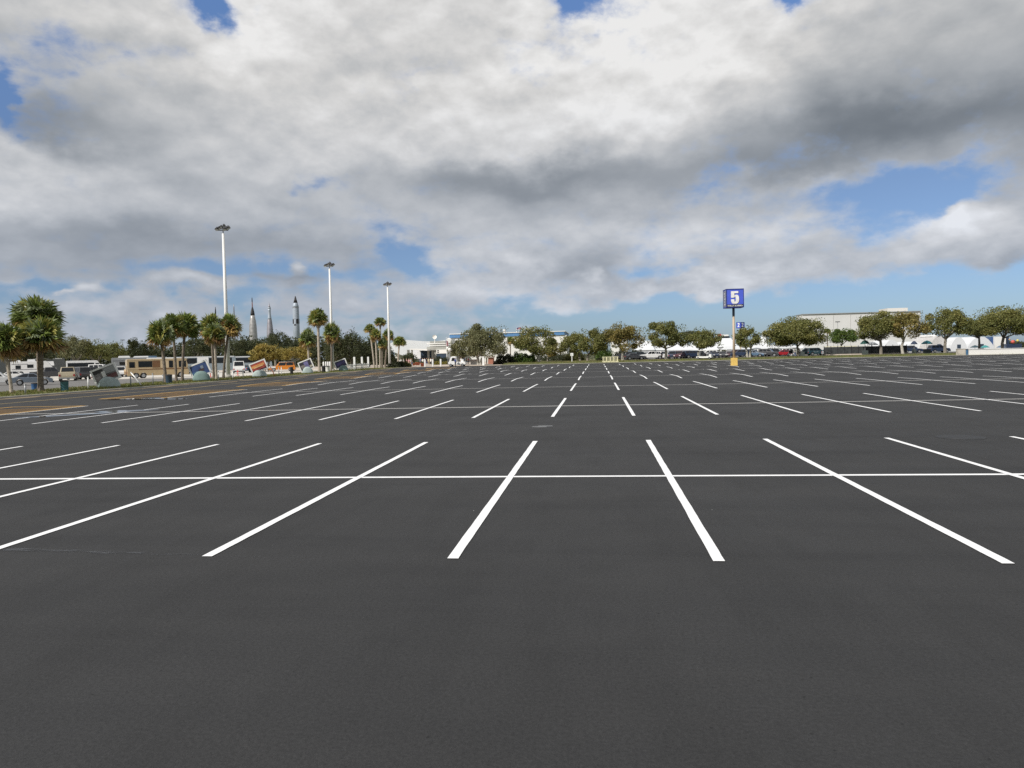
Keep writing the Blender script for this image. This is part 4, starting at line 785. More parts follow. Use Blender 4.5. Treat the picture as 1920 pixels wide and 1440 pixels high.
# white service vehicle with a rounded cab and a trailer deck
p = at(857, Y=EDGE-1.2, z=.03); rt = empty('service_cart', 'white service cart with a rounded cab parked at the plaza edge', 'cart', p, R(178)); PWH = mat('white_paint', (.78, .78, .76))
b = MB(); b.prism([(1.55, .35), (1.75, .75), (1.5, 1.1), (1.15, 1.95), (.75, 2.1), (.15, 2.1), (.05, 1.9), (.05, .95), (-1.9, .95), (-2.0, .35)], -.7, .7); o = b.build('body', PWH, rt); bv = o.modifiers.new('edge_rounding', 'BEVEL'); bv.width = .08; bv.segments = 2
for y in (-.705, .705): MB().prism([(1.05, 1.15), (.85, 1.8), (.3, 1.8), (.3, 1.15)], y-.01, y+.01).build('door_opening', GLASS, rt)
for x in (1.2, -1.3):
    for y in (-.62, .62): w = MB().tube([(x, y-.1, .3), (x, y+.1, .3)], .3, 14).build('wheel', TYRE, rt); MB().tube([(x, y*1.17-.01, .3), (x, y*1.17+.01, .3)], .17, 10).build('rim', RIM, w)
MB().box((-1.2, 0, 1.2), (.5, .8, .5)).build('cargo_box', PWH, rt)

# ------------------------------------------------------------------ rockets
SIL = mat('weathered_silver', (.40, .39, .38), .42, .5, .2, .8); LIG = mat('pale_metal', (.37, .42, .49), .5, .15, .06, .6); SILD = mat('dull_silver', (.31, .30, .33), .48, .45, .15, .6); BLK = mat('rocket_black', (.022, .02, .022), .5)
RG2 = 'display rockets behind the trees'
def rocket(label, px, Y, parts, top):
    b = gnd(px, Y); b.z = -.1; rt = empty('rocket', label, 'rocket', b, 0, RG2); s = m_px(b)
    for nm, mt, prof in parts: MB().lathe([(r*s, pt(px, y, Y).z+.1) for r, y in prof], 24).build(nm, mt, rt, smooth=(nm not in ('panel',)))
    return rt, s, b
RY = 330
r1, s, b = rocket('silver rocket with a black bell shaped capsule and thin escape tower', 477, RY, [('body', SIL, [(8, 690), (7.7, 650), (7.4, 630), (6.9, 616), (6.0, 604), (4.6, 596), (3.7, 591)]), ('capsule', BLK, [(3.8, 591), (3.7, 588), (2.9, 583), (1.9, 578.5), (1.2, 576), (.9, 575.5)]), ('escape_motor', BLK, [(.8, 566), (.9, 564), (.7, 559), (.2, 557.5)])], 0)
def zz(px, y): return pt(px, y, RY).z+.1
m = MB()
for k in range(3):
    t = 2*math.pi*k/3; a = .8*s; m.tube([(a*math.cos(t), a*math.sin(t), zz(477, 576)), (a*.6*math.cos(t), a*.6*math.sin(t), zz(477, 565))], .09, 5)
for i in range(4): z = zz(477, 575-i*2.5); m.tube([(.7*s, 0, z), (-.35*s, .6*s, z+.3), (-.35*s, -.6*s, z), (.7*s, 0, z+.2)], .06, 4)
m.build('escape_tower', mat('tower_rust', (.32, .16, .14), .6), r1)
rocket('dull silver rocket with a slender pale upper stage, middle of the three', 508.5, RY+60, [('body', SILD, [(6.8, 690), (6.5, 640), (6.1, 625), (5.2, 612), (3.9, 600), (3.7, 599)]), ('upper_stage', LIG, [(3.7, 599), (3.4, 596), (2.6, 590), (2.4, 582), (2.9, 579)]), ('nose_shroud', LIG, [(2.7, 579), (2.8, 576.5), (2.3, 576)]), ('nose_cap', SILD, [(2.3, 576), (1.5, 574), (.7, 570.5), (.25, 567)])], 0)
r3, s, b = rocket('pale white rocket with a black cone nose and black square bands', 558, RY, [('body', LIG, [(6, 690), (6, 606), (5.8, 578), (5.75, 577)]), ('collar', SILD, [(5.9, 577.6), (5.9, 576.8)]), ('spacecraft', LIG, [(5.7, 576.8), (5.4, 573), (4.2, 569), (3.9, 568)]), ('nose_cone', BLK, [(3.9, 568), (2.4, 562), (1.2, 557), (.9, 555.5), (.3, 555)])], 0)
def bandpatch(name, par, r, y0, y1, t0, t1, mt):
    vs = []; fs = []; N = 8
    for i in range(N+1):
        t = t0+(t1-t0)*i/N
        for rr in (r, r+.03):
            for y in (y0, y1): vs.append((rr*math.cos(t), rr*math.sin(t), zz(558, y)))
    for i in range(N):
        a = i*4; fs += [(a+2, a+6, a+7, a+3), (a, a+1, a+5, a+4), (a, a+4, a+6, a+2), (a+1, a+3, a+7, a+5)]
    fs += [(0, 2, 3, 1), (N*4, N*4+1, N*4+3, N*4+2)]
    MB().add(vs, fs).build(name, mt, par)
for t0, t1 in ((-2.75, -1.95), (-1.2, -.35), (.3, 1.1), (1.9, 2.7)): bandpatch('black_panel', r3, 6*s+.02, 607, 598.5, t0, t1, BLK)
bandpatch('black_band', r3, 6*s+.02, 598.5, 597.6, 0, 6.28, BLK); bandpatch('black_panel', r3, 6*s+.02, 610.5, 608, -1.9, -1.25, BLK)
for lab, px, top, w, mt, tip in [('thin dark tipped rocket nose showing above the yellowing palms', 408, 575, 1.1, BLK, 1), ('slender grey mast like rocket right of the nearest light pole', 442.5, 569, .9, SILD, 0)]:
    b = gnd(px, RY); b.z = -.1; rt = empty('rocket', lab, 'rocket', b, 0, RG2); H = pt(px-2, top, RY).z; r = w*m_px(b)
    MB().lathe([(r*1.6, 0), (r*1.3, H*.55), (r, H*.8)], 12).build('body', SILD, rt, smooth=True); MB().lathe([(r, H*.8), (r*.95, H*.95), (r*.3, H)], 12).build('nose', mt, rt, smooth=True)

# ------------------------------------------------------------------ buildings
BW = mat('white_wall', (.76, .75, .72), .7, 0, .04, .3); BLUEBAND = mat('blue_fascia', (.09, .22, .43), .5, 0, .06, .3); PALE = mat('pale_cladding', (.62, .62, .62), .8, 0, .04, .15); GREYC = mat('grey_concrete', (.33, .33, .30), .8, 0, .1, .4); MEMB = mat('white_membrane', (.66, .68, .70), .6, 0, .03, .2); WINB = mat('blue_window', (.04, .06, .09), .1, 0, .2, .5)
def block(nm, l, r, top, Y, D, mt, par, bot=None, base=0):
    a = pt(l, top, Y); b = pt(r, top, Y); z1 = (a.z+b.z)/2; z0 = base if bot is None else (pt(l, bot, Y).z+pt(r, bot, Y).z)/2; o = par.location
    return MB().box(((a.x+b.x)/2-o.x, Y+D/2-o.y, (z0+z1)/2-o.z), (b.x-a.x, D, z1-z0)).build(nm, mt, par)
def bld(name, label, px, Y, cat='building', group=None): return empty(name, label, cat, gnd(px, Y), 0, group)
HY = 265
h = bld('exhibit_hall', 'large flat white building with a blue roof band behind the central oaks', 930, HY)
block('wall', 839, 1062, 631, HY, 40, BW, h); block('blue_band', 843, 1058, 624.5, HY-.4, 40.8, BLUEBAND, h, 630.8); block('parapet', 842, 1060, 623, HY-.6, 41.2, BW, h, 624.4)
for l, r in ((958, 976), (1060, 1061.5)): block('window_strip', l, r, 641, HY-.25, .5, WINB, h, 643.5)
block('roof_unit', 943.5, 946, 617.5, HY+6, 4, BW, h, 625)
block('side_wing', 838, 846, 635, HY-8, 7, BW, h)
# entrance with sweeping roof
EY = 240
e = bld('entrance_building', 'white entrance building with a sweeping roof, grey portico and glass doors', 800, EY)
o0 = e.location
def poly_px(nm, pts, Y, D, mt):
    vs = [pt(x, y, Y)-o0 for x, y in pts]; n = len(vs); V = [tuple(v) for v in vs]+[(v.x, v.y+D, v.z) for v in vs]
    return MB().add(V, [tuple(range(n)), tuple(range(2*n-1, n-1, -1))]+[(i, n+i, n+(i+1) % n, (i+1) % n) for i in range(n)]).build(nm, mt, e)
poly_px('roof', [(726, 646), (738, 641), (752, 638.5), (762, 637.5), (780, 639), (800, 640), (822, 639.5), (836, 637.5), (842, 635), (842, 652), (804, 655), (786, 658), (768, 665), (757, 667), (748, 664), (738, 660), (726, 656)], EY+22, 25, MEMB)
block('hall_wall', 740, 846, 652, EY+27, 14, BW, e)
poly_px('canopy', [(768, 653.5), (801, 655), (801, 657.5), (768, 656)], EY-8, 16, BW)
poly_px('portico', [(800, 650.5), (838, 650), (838, 656), (800, 657)], EY-3, 14, GREYC)
for y in (643.5, 647.3): poly_px('roof_slab', [(799+(y-643)*1.2, y), (837-(y-643)*.3, y-.6), (837, y+1.0), (800+(y-643)*1.2, y+1.8)], EY-1, 10, BW)
poly_px('roof_core', [(806, 640), (836, 639.5), (837, 652), (806, 653)], EY+10, 3, GREYC)
for px in (765.5, 767.2, 773): 
    a = gnd(px, EY-6)-o0; H = pt(px, 656, EY-6).z; MB().box((a.x, a.y, H/2), (.5, .5, H)).build('column', GREYC, e)
for px in (804, 812, 817): a = gnd(px, EY-2)-o0; H = pt(px, 655, EY-2).z; MB().box((a.x, a.y, H/2), (.7, .7, H)).build('column', GREYC, e)
block('pale_screen', 774, 788.5, 657.3, EY+4, .5, MEMB, e, 672.5); block('glass_front', 789, 816, 657, EY+6, 1, WINB, e); block('white_wing', 818, 838, 655.5, EY-4, 10, BW, e, 662.8); block('wing_glass', 818.5, 838, 662.9, EY-3.8, 9, WINB, e)
for y in (656.5, 659.6): block('sign_stroke', 819.5, 822.5, y, EY-4.15, .2, BLACK, e, y+1.4)
d = pt(815, 634, EY)-o0; m = MB(); m.lathe([(.03, 0), (.42, .09), (.7, .33), (.73, .36), (.42, .13), (.03, .05)], 14); m.v = [(d.x+x, d.y-(z-.2), d.z+y*.9+.4) for x, y, z in m.v]; m.tube([(d.x, d.y, d.z-2), (d.x, d.y, d.z+.4)], .12, 6); m.build('dish', BW, e)
def flag(label, px, Y, top, bot, fpx, fpy, w, hh, lean=.3):
    b = gnd(px, Y); z0 = 0 if bot is None else pt(px, bot, Y).z; H = pt(px, top, Y).z; rt = empty('flagpole', label, 'flagpole', (b.x, b.y, z0)); s = m_px(b)
    MB().tube([(0, 0, 0), (0, 0, H-z0)], [.1, .05], 8).build('pole', WHITE, rt)
    f = MB(); N = 6; W, hgt = w*s, hh*s; c = pt(fpx, fpy, Y); cx, czz = c.x-b.x, c.z-z0
    for k in range(6):
        vs = []; fs = []
        for i in range(N+1):
            for dz in (0, 1): u = i/N; vs.append((cx-W/2+W*u, .25*math.sin(u*7), czz+hgt/2-hgt*(k+dz)/6-lean*hgt*u*u))
        for i in range(N): fs.append((2*i, 2*i+1, 2*i+3, 2*i+2))
        f.add(vs, fs, k % 2)
    fl = f.build('flag', [mat('flag_red', (.42, .05, .06), .8), mat('flag_white', (.46, .40, .42), .8)], rt, fix=False)
    MB().add([(cx-W/2-.02+q*W*.45, .25*math.sin(q*W*.1)-.05, czz+hgt/2-v*hgt*.5) for q, v in ((0, 0), (1, .05), (1, 1.05), (0, 1))], [(0, 1, 2, 3)]).build('canton', mat('flag_blue', (.03, .04, .13), .8), fl, fix=False)
flag('flagpole with a drooping striped flag left of the round central oak', 838, EY-20, 632, None, 838, 643, 4.5, 10); flag('striped flag flying above the blue roof band', 970, HY+4, 614, 624, 972.5, 616.3, 9, 3.6, -.3)
# pots and stalls on the plaza
TERR = mat('terracotta', (.36, .11, .06), .8, 0, .15, 2)
for i, (px, Y, k) in enumerate([(775.5, EDGE+24, .6), (781.5, EDGE+30, .8), (785, EDGE+30, .72), (792, EDGE+3, .8), (778, EDGE+36, .62)]):
    p = at(px, Y=Y, z=.106); rt = empty('plant_pot', ['small terracotta pot left of the pots on the plaza', 'left big terracotta pot in the middle of the plaza', 'right big terracotta pot in the middle of the plaza', 'terracotta pot in front, left of the white square bollards', 'small terracotta pot at the back of the plaza'][i], 'plant pot', p, 0, 'terracotta pots on the plaza')
    MB().lathe([(.38*k, 0), (.55*k, .8*k), (.62*k, .82*k), (.62*k, .95*k), (.5*k, .95*k), (.48*k, .85*k)], 14).build('pot', TERR, rt, smooth=True)
    rs = np.random.RandomState(i); n = 160; C = rs.normal(0, .22*k, (n, 3)); C[:, 2] = np.abs(C[:, 2])+.85*k; leaves_mesh('plant', C, rs.uniform(.1, .22, n), np.array([[.06, .1, .03]])*rs.uniform(.7, 1.5, (n, 1)), rt, rs)
for i, (l, r, top, Y, mt) in enumerate([(915, 924, 668, EDGE+22, mat('brick_kiosk', (.36, .15, .10), .8)), (882, 894, 674, EDGE+20, WHITE)]):
    k = bld('kiosk', ['small brick red kiosk right of the round central oak', 'low white kiosk counter under the round central oak'][i], (l+r)/2, Y, 'kiosk'); block('body', l, r, top+2.5, Y, 2.5, mt, k); block('roof', l-1, r+1, top, Y-.4, 3.3, mat('kiosk_roof', (.5, .42, .38), .7), k, top+2.4)
# tent roofed pavilions behind the right hand cars
PY = 225
def pavilion(label, l, r, ridge, eave, Y, D, hip=.3, wall=True, fascia=True, posts=5, wallm=None):
    t = bld('pavilion', label, (l+r)/2, Y, 'pavilion', 'white tent roofed pavilions'); o = t.location; a = pt(l, eave, Y)-o; b = pt(r, eave, Y)-o; z = (a.z+b.z)/2; zr = pt((l+r)/2, ridge, Y+D/2).z-o.z; w = b.x-a.x
    V = [(a.x, 0, z), (b.x, 0, z), (b.x, D, z), (a.x, D, z), (a.x+w*hip*.5, D/2, zr), (b.x-w*hip*.5, D/2, zr)]
    V += [(x, y, zq-.12) for x, y, zq in V[:4]]
    MB().add(V, [(0, 1, 5, 4), (1, 2, 5), (2, 3, 4, 5), (3, 0, 4), (0, 6, 7, 1), (1, 7, 8, 2), (2, 8, 9, 3), (3, 9, 6, 0), (6, 9, 8, 7)]).build('roof', MEMB, t)
    if fascia: MB().box(((a.x+b.x)/2, .3, z-.5), (w-.4, .3, .7)).build('fascia', mat('grey_fascia', (.42, .43, .45), .6), t)
    for i in range(posts): x = a.x+.3+(w-.6)*i/(posts-1); MB().box((x, .35, (z-.85)/2), (.3, .3, z-.85)).build('post', WHITE, t)
    if wall: MB().box(((a.x+b.x)/2, D*.6, (z-.3)/2), (w-1, .3, z-.3)).build('wall', wallm or BW, t)
    return t
pavilion('white tent roofed pavilion between the domed and the spreading oak', 1188, 1228, 639, 656, PY, 14); pavilion('low white pavilion with dark shop front behind the spreading oak', 1226, 1300, 641, 655.5, PY+4, 14, wallm=WINB, posts=4)
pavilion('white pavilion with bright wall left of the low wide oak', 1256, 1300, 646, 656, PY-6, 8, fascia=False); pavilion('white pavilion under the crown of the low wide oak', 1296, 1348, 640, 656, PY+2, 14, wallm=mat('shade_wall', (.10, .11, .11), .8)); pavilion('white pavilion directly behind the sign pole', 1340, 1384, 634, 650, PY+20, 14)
pavilion('long low white canopy right of the sign pole', 1362, 1440, 648, 654, PY-4, 10, .1); pavilion('sloping white canopy left of the largest dome shaped oak', 1418, 1446, 644, 652, PY+3, 8, .1, False); pavilion('pale shop canopy behind the largest dome shaped oak', 1440, 1500, 646, 652, PY+5, 12, .2, wallm=mat('cream_shop', (.55, .46, .38), .7))
t = bld('gable_house', 'white building with a small dark window seen through the domed oak', 1157, PY + 15); block('wall', 1146, 1176, 636, PY+15, 12, BW, t); block('window', 1150.5, 1153.5, 642, PY+14.9, .4, GLASS, t, 645.5); block('ledge', 1146, 1176, 648, PY+14.6, .5, GREYC, t, 648.8)
t = bld('mock_tower', 'white and red brown roof structure behind the pavilions left of the sign pole', 1362, 260); block('red_cap', 1347.5, 1352.5, 625.8, 258, 3, mat('cap_red', (.32, .07, .06), .6), t, 630); block('white_cap', 1346, 1366, 627.5, 260, 5, BW, t, 630.3); block('dark_band', 1344, 1368, 630.4, 261, 5, WINB, t, 635); block('body', 1343, 1372, 635, 262, 8, BW, t)
t = bld('white_spire', 'faint pale pointed tower between the forked oak and the dome oak', 1432.5, 420, 'tower'); b = t.location; H = pt(1431, 620, 420).z; MB().lathe([(2.6, 0), (2.2, H*.6), (1.2, H*.75), (.8, H*.93), (.1, H)], 14).build('shaft', MEMB, t, smooth=True)
# warehouse
WY = 390
w = bld('warehouse', 'huge pale grey windowless warehouse behind the right hand oaks', 1600, WY, 'warehouse')
block('wall', 1505, 1726, 587, WY, 12, PALE, w); block('roof_trim', 1504.5, 1726.5, 585.5, WY-.5, 13, mat('roof_edge', (.30, .31, .32), .6), w, 587); block('tall_section', 1664, 1702, 577.5, WY+12.6, 12, mat('warm_cladding', (.64, .62, .58), .8, 0, .03, .2), w, 588)
for px in (1531, 1562, 1594, 1626, 1660): block('seam', px, px+.5, 587.5, WY-.12, .2, mat('seam_grey', (.49, .485, .475), .8), w)
# tents on the far right
def dome(label, l, r, top, Y, D, mt, cap=None):
    t = bld('tent', label, (l+r)/2, Y, 'tent', 'pale tents on the right'); a = gnd(l, Y); b = gnd(r, Y); W = b.x-a.x; H = pt((l+r)/2, top, Y).z; P = [(-W/2, 0), (-W*.47, H*.25), (-W*.4, H*.52), (-W*.27, H*.8), (-W*.14, H*.96), (0, H), (W*.14, H*.96), (W*.27, H*.8), (W*.4, H*.52), (W*.47, H*.25), (W/2, 0)]
    MB().prism(P, 0, D).build('fabric', mt, t); MB().box((0, -.03, H*.28), (W*.2, .06, H*.5)).build('doorway', WINB, t)
    if cap: MB().box((0, D*.5, H+.2), (W*.28, D*.6, .5), 0, 0, .8).build('cap', cap, t)
dome('pale grey dome tent behind the thin topped oak', 1742, 1780, 630, 215, 14, mat('grey_fabric', (.50, .49, .48), .7), WHITE); dome('white dome tent with a blue left edge right of the pale grey dome', 1781, 1815, 632, 212, 12, MEMB)
dome('long white tent between the dome tent and the white block', 1812, 1866, 631, 214, 12, MEMB); t = bld('white_block', 'tall white square block near the right edge of the photo', 1876, 216, 'building'); block('wall', 1866, 1886, 631, 216, 6, BW, t); block('blue_side', 1858, 1866, 631.5, 217, 5, paint('deep_blue', (.02, .07, .2)), t); block('dark_side', 1886.2, 1892, 632, 217, 5, PN, t)
dome('low white tent left of the rusty brown oak', 1655, 1690, 637, 220, 12, MEMB); dome('white tent right of the rusty brown oak trunk', 1698, 1734, 640, 222, 12, MEMB)
# inflatable play structure
t = bld('inflatable', 'red and yellow inflatable balls at the right edge of the photo', 1900, 208, 'inflatable'); o = t.location
for px, py, r, mt in ((1899, 641, 3.4, mat('ball_red', (.55, .10, .07), .5)), (1908, 638.5, 2.2, mat('ball_yellow', (.65, .55, .10), .5)), (1893, 636.5, 1.8, mat('ball_tan', (.42, .28, .18), .5))):
    c = pt(px, py, 208)-o; rr = r*m_px(o); MB().lathe([(rr*math.sin(math.pi*i/10)+.001, -rr*math.cos(math.pi*i/10)) for i in range(11)], 14, c).build('ball', mt, t, smooth=True)
block('base', 1888, 1916, 644.5, 208, 3, PN, t)
# long white wall and fence on the right
t = bld('low_wall', 'long low white wall along the lot at the far right', 1870, EDGE+.6, 'wall'); block('wall', 1816, 1990, 653.4, EDGE+.6, .6, BW, t); block('coping', 1815.5, 1990, 652.5, EDGE+.5, .8, WHITE, t, 653.3)
t = bld('low_wall', 'short pale stone wall left of the long white wall', 1803, EDGE+1, 'wall'); block('wall', 1796, 1811, 654, EDGE+1, .8, mat('stone_wall', (.5, .46, .4), .9, 0, .25, 1), t); block('coping', 1795.5, 1811.5, 653.4, EDGE+.9, 1, WHITE, t, 653.9)
bin_('steel blue barrel at the end of the long white wall', at(1813.5, Y=EDGE+.8, z=.11), 5, 11, mat('barrel_blue', (.05, .13, .24), .5))
for i, (l, r, mt) in enumerate([(1818, 1838, PTE), (1838, 1856, paint('turquoise', (.03, .25, .25))), (1868, 1886, PBL)]):
    t = bld('table_umbrella', ['dark teal sunshade behind the white wall', 'bright turquoise sunshade behind the white wall', 'steel blue sunshade behind the white wall'][i], (l+r)/2, 195, 'sunshade'); o = t.location; a = pt(l, 652, 195)-o; b = pt(r, 652, 195)-o; H = pt((l+r)/2, 647, 195).z; ww = (b.x-a.x)/2
    MB().lathe([(ww, max(a.z, .5)), (ww*.5, (a.z+H)/2+.1), (.05, H)], 8).build('canopy', mt, t); MB().tube([(0, 0, 0), (0, 0, H-.1)], .05, 6).build('pole', WHITE, t)
# dark mesh fence with pale kerb
b0 = gnd(1545, EDGE+22); b1 = gnd(1700, EDGE+22); t = empty('mesh_fence', 'dark mesh fence with pale top rail behind the silver car', 'fence', (b0.x, b0.y, .42)); W = b1.x-b0.x; s = m_px(b0); H = 1.9
MB().box((W/2, 0, H/2), (W, .05, H-.1)).build('mesh', mat('fence_mesh', (.045, .05, .05), .8, 0, .4, 1.5), t); MB().box((W*.2, 0, H+.06), (W*.4, .1, .12)).build('top_rail', CREAM, t); MB().box((W/2, -.2, .12), (W, .3, .22)).build('kerb', mat('pale_kerb', (.6, .52, .44), .9), t)
for i in range(13): MB().box((W*i/12, -.06, H/2+.1), (.1, .1, H+.2)).build('fence_post', DARKM, t)
def parasol(label, px, Y, top, w, mt):
    b = at(px, Y=Y, z=.1); s = m_px(b); t = empty('sunshade_stall', label, 'stall', b); H = pt(px, top, Y).z-.1; r = w*s/2
    MB().lathe([(r, H*.72), (r*.98, H*.78), (r*.5, H*.93), (.04, H)], 8).build('canopy', mt, t); MB().tube([(0, 0, 0), (0, 0, H*.95)], .05, 6).build('pole', GALV, t); MB().box((0, 0, .5), (r*1.1, r*.8, .9)).build('counter', mat('stall_dark', (.06, .075, .07), .7), t)
parasol('green topped stall in front of the mesh fence', 1622, EDGE+19, 640, 17, mat('dark_green_canvas', (.02, .09, .08), .7)); parasol('teal topped stall right of the rusty brown oak', 1738, EDGE+20, 641, 20, mat('teal_canvas', (.02, .16, .2), .7)); parasol('pale canopy stall beside the green topped one', 1634, EDGE+24, 643, 24, MEMB); parasol('navy topped stall right of the rusty oak trunk', 1714, EDGE+24, 641.5, 12, paint('navy', (.02, .035, .075)))
parasol('white topped stall in the gap right of the dome oak trunk', 1504, EDGE+26, 650, 14, MEMB)

# ------------------------------------------------------------------ people
def person_mesh(pose):
    J = {'pel': (0, 0, .95), 'belly': (0, 0, 1.1), 'chest': (0, -.01, 1.32), 'neck': (0, 0, 1.48), 'chin': (0, -.02, 1.56), 'head': (0, -.015, 1.66), 'crown': (0, 0, 1.74)}
    st = pose
    for sgn, n in ((-1, 'r'), (1, 'l')):
        sw = st*sgn
        J['hip'+n] = (.095*sgn, 0, .9); J['knee'+n] = (.1*sgn, -.16*max(sw, -.4), .5); J['ank'+n] = (.1*sgn, -.26*sw, .09); J['toe'+n] = (.11*sgn, -.26*sw-.15, .035)
        J['sh'+n] = (.185*sgn, 0, 1.4); J['elb'+n] = (.25*sgn, .1*sw, 1.13); J['wr'+n] = (.25*sgn, -.1+.1*sw, .9); J['hand'+n] = (.245*sgn, -.14+.1*sw, .8)
    Rr = {'pel': .155, 'belly': .14, 'chest': .165, 'neck': .06, 'chin': .075, 'head': .105, 'crown': .07, 'hip': .1, 'knee': .065, 'ank': .048, 'toe': .045, 'sh': .07, 'elb': .045, 'wr': .035, 'hand': .04}
    names = list(J); E_ = [('pel', 'belly'), ('belly', 'chest'), ('chest', 'neck'), ('neck', 'chin'), ('chin', 'head'), ('head', 'crown')]
    for n in 'rl': E_ += [('pel', 'hip'+n), ('hip'+n, 'knee'+n), ('knee'+n, 'ank'+n), ('ank'+n, 'toe'+n), ('chest', 'sh'+n), ('sh'+n, 'elb'+n), ('elb'+n, 'wr'+n), ('wr'+n, 'hand'+n)]
    me = bpy.data.meshes.new('body'); me.from_pydata([J[n] for n in names], [(names.index(a), names.index(b)) for a, b in E_], []); ob = bpy.data.objects.new('body', me); COL.objects.link(ob)
    sk = ob.modifiers.new('skin', 'SKIN'); sb = ob.modifiers.new('sub', 'SUBSURF'); sb.levels = 1; sb.render_levels = 1
    for i, n in enumerate(names):
        k = n[:-1] if n[:-1] in Rr else n; v = me.skin_vertices[0].data[i]; v.radius = (Rr[k], Rr[k]*.8 if k in ('pel', 'belly', 'chest') else Rr[k]); v.use_root = (n == 'pel')
    out = bpy.data.meshes.new_from_object(ob.evaluated_get(bpy.context.evaluated_depsgraph_get())); bpy.data.objects.remove(ob)
    idx = []
    for p in out.polygons:
        c = p.center; r = math.hypot(c.x, c.y)
        if c.z > 1.70 or (c.z > 1.6 and c.y > .02): i = 3
        elif c.z > 1.47: i = 0
        elif abs(c.x) > .19 and c.z < 1.2: i = 0
        elif c.z > .93: i = 1
        elif c.z > .08: i = 2
        else: i = 4
        idx.append(i)
    return out, idx
PM = [person_mesh(0), person_mesh(.8), person_mesh(-.8)]
SKIN = mat('skin', (.45, .27, .19), .6); HAIR = mat('dark_hair', (.05, .03, .02), .7); GREYH = mat('grey_hair', (.4, .38, .35), .7); SHOE = mat('shoe', (.06, .05, .05), .7)
def cloth(n, c): return mat('cloth_'+n, c, .85)
CW, CB, CK, CP, CR, CG, CT, CY_ = cloth('white', (.72, .72, .70)), cloth('blue', (.06, .10, .26)), cloth('black', (.03, .03, .035)), cloth('pink', (.52, .28, .28)), cloth('red', (.38, .06, .06)), cloth('green', (.10, .2, .1)), cloth('tan', (.40, .31, .2)), cloth('cream', (.62, .57, .38))
def person(label, px, Y, rz, top, leg, pose=0, hair=HAIR, z=.106, h=1.0):
    me, idx = PM[pose % 3]; me = me.copy(); me.materials.clear()
    for m in (SKIN, top, leg, hair, SHOE): me.materials.append(m)
    me.polygons.foreach_set('material_index', idx); me.polygons.foreach_set('use_smooth', [True]*len(idx)); p = gnd(px, Y)
    o = bpy.data.objects.new('person', me); COL.objects.link(o); o.location = (p.x, p.y, z+gz(p.x, p.y)-.1); o.rotation_euler.z = rz; o.scale = (h, h, h); tag(o, label, 'person', 'people around the entrance' if px < 920 else 'people near the parked cars')
for a in [('person in dark uniform standing against the white service cart', 854, EDGE-2.6, 2.6, CB, CK, 0, HAIR, .03), ('person in a white shirt behind the deck of the service cart', 865, EDGE+3, .5, CW, CT, 1), ('person in white walking left of the white square bollards', 793, EDGE+20, 0, CW, CB, 1),
    ('person in a white top close beside the middle bollard', 796.5, EDGE+24, 1, CW, CT, 2), ('person in a cream shirt in the middle of the plaza', 804, EDGE+18, .4, CY_, CT, 1), ('person in a white shirt right of the cream shirted one', 808, EDGE+20, -.5, CW, CK, 2),
    ('person in black near the glass doors', 812.5, EDGE+26, 2, CK, CK, 0), ('person in a pink top left on the plaza', 767, EDGE+12, .2, CP, CT, 2), ('person in white with tan shorts left on the plaza', 770.5, EDGE+16, .9, CW, CT, 0), ('person in black left on the plaza beside the white shirted one', 772.5, EDGE+19, 1.9, CK, CB, 1),
    ('person in a pink shirt behind the clipped hedge', 762.5, EDGE+24, -1, CP, CK, 0, GREYH), ('person in white behind the clipped hedge', 757, EDGE+26, 1.4, CW, CB, 0, GREYH), ('person in white left end of the crowd behind the hedge', 752, EDGE+28, .3, CW, CK, 0),
    ('person in a blue shirt under the round central oak', 870.5, EDGE+16, .6, CB, CT, 1), ('person in a tan shirt under the round central oak', 875.5, EDGE+17, -.6, CT, CB, 2), ('person in red under the round central oak', 879, EDGE+19, 2.2, CR, CK, 0), ('person in white next to the white pillar', 896, EDGE+15, 0, CW, CB, 0),
    ('person in green by the brick red kiosk', 912.5, EDGE+20, 1.2, CG, CK, 0), ('person in black at the back of the plaza by the glass', 800, EDGE+34, .5, CK, CB, 1), ('person in blue at the back of the plaza', 788.5, EDGE+33, -.5, CB, CK, 2),
    ('person in white beside the small cart under the dome oak', 1490.5, EDGE+11, .5, CW, CB, 1), ('person in a pale shirt and dark legs under the dome oak', 1499, EDGE+13, -.4, CW, CK, 2), ('person in blue near the white pickup', 1241, EDGE+12, .8, CB, CK, 0)]:
    lab, px, Y, rz, tp, lg = a[:6]; person(lab, px, Y, rz, tp, lg, a[6], a[7] if len(a) > 7 else HAIR, a[8] if len(a) > 8 else .12)

# ------------------------------------------------------------------ sky and sun
SUN_EL = R(40); SUN_AZ = math.atan2(-.66, -.75)         # to the sun: behind and left of the viewer
sv = Vector((math.sin(SUN_AZ)*math.cos(SUN_EL), math.cos(SUN_AZ)*math.cos(SUN_EL), math.sin(SUN_EL)))
sl = bpy.data.lights.new('sun', 'SUN'); sl.energy = 4.3; sl.angle = R(.5); sl.color = (1, .955, .89); so = bpy.data.objects.new('sun', sl); COL.objects.link(so)
so.rotation_euler = sv.to_track_quat('Z', 'Y').to_euler()

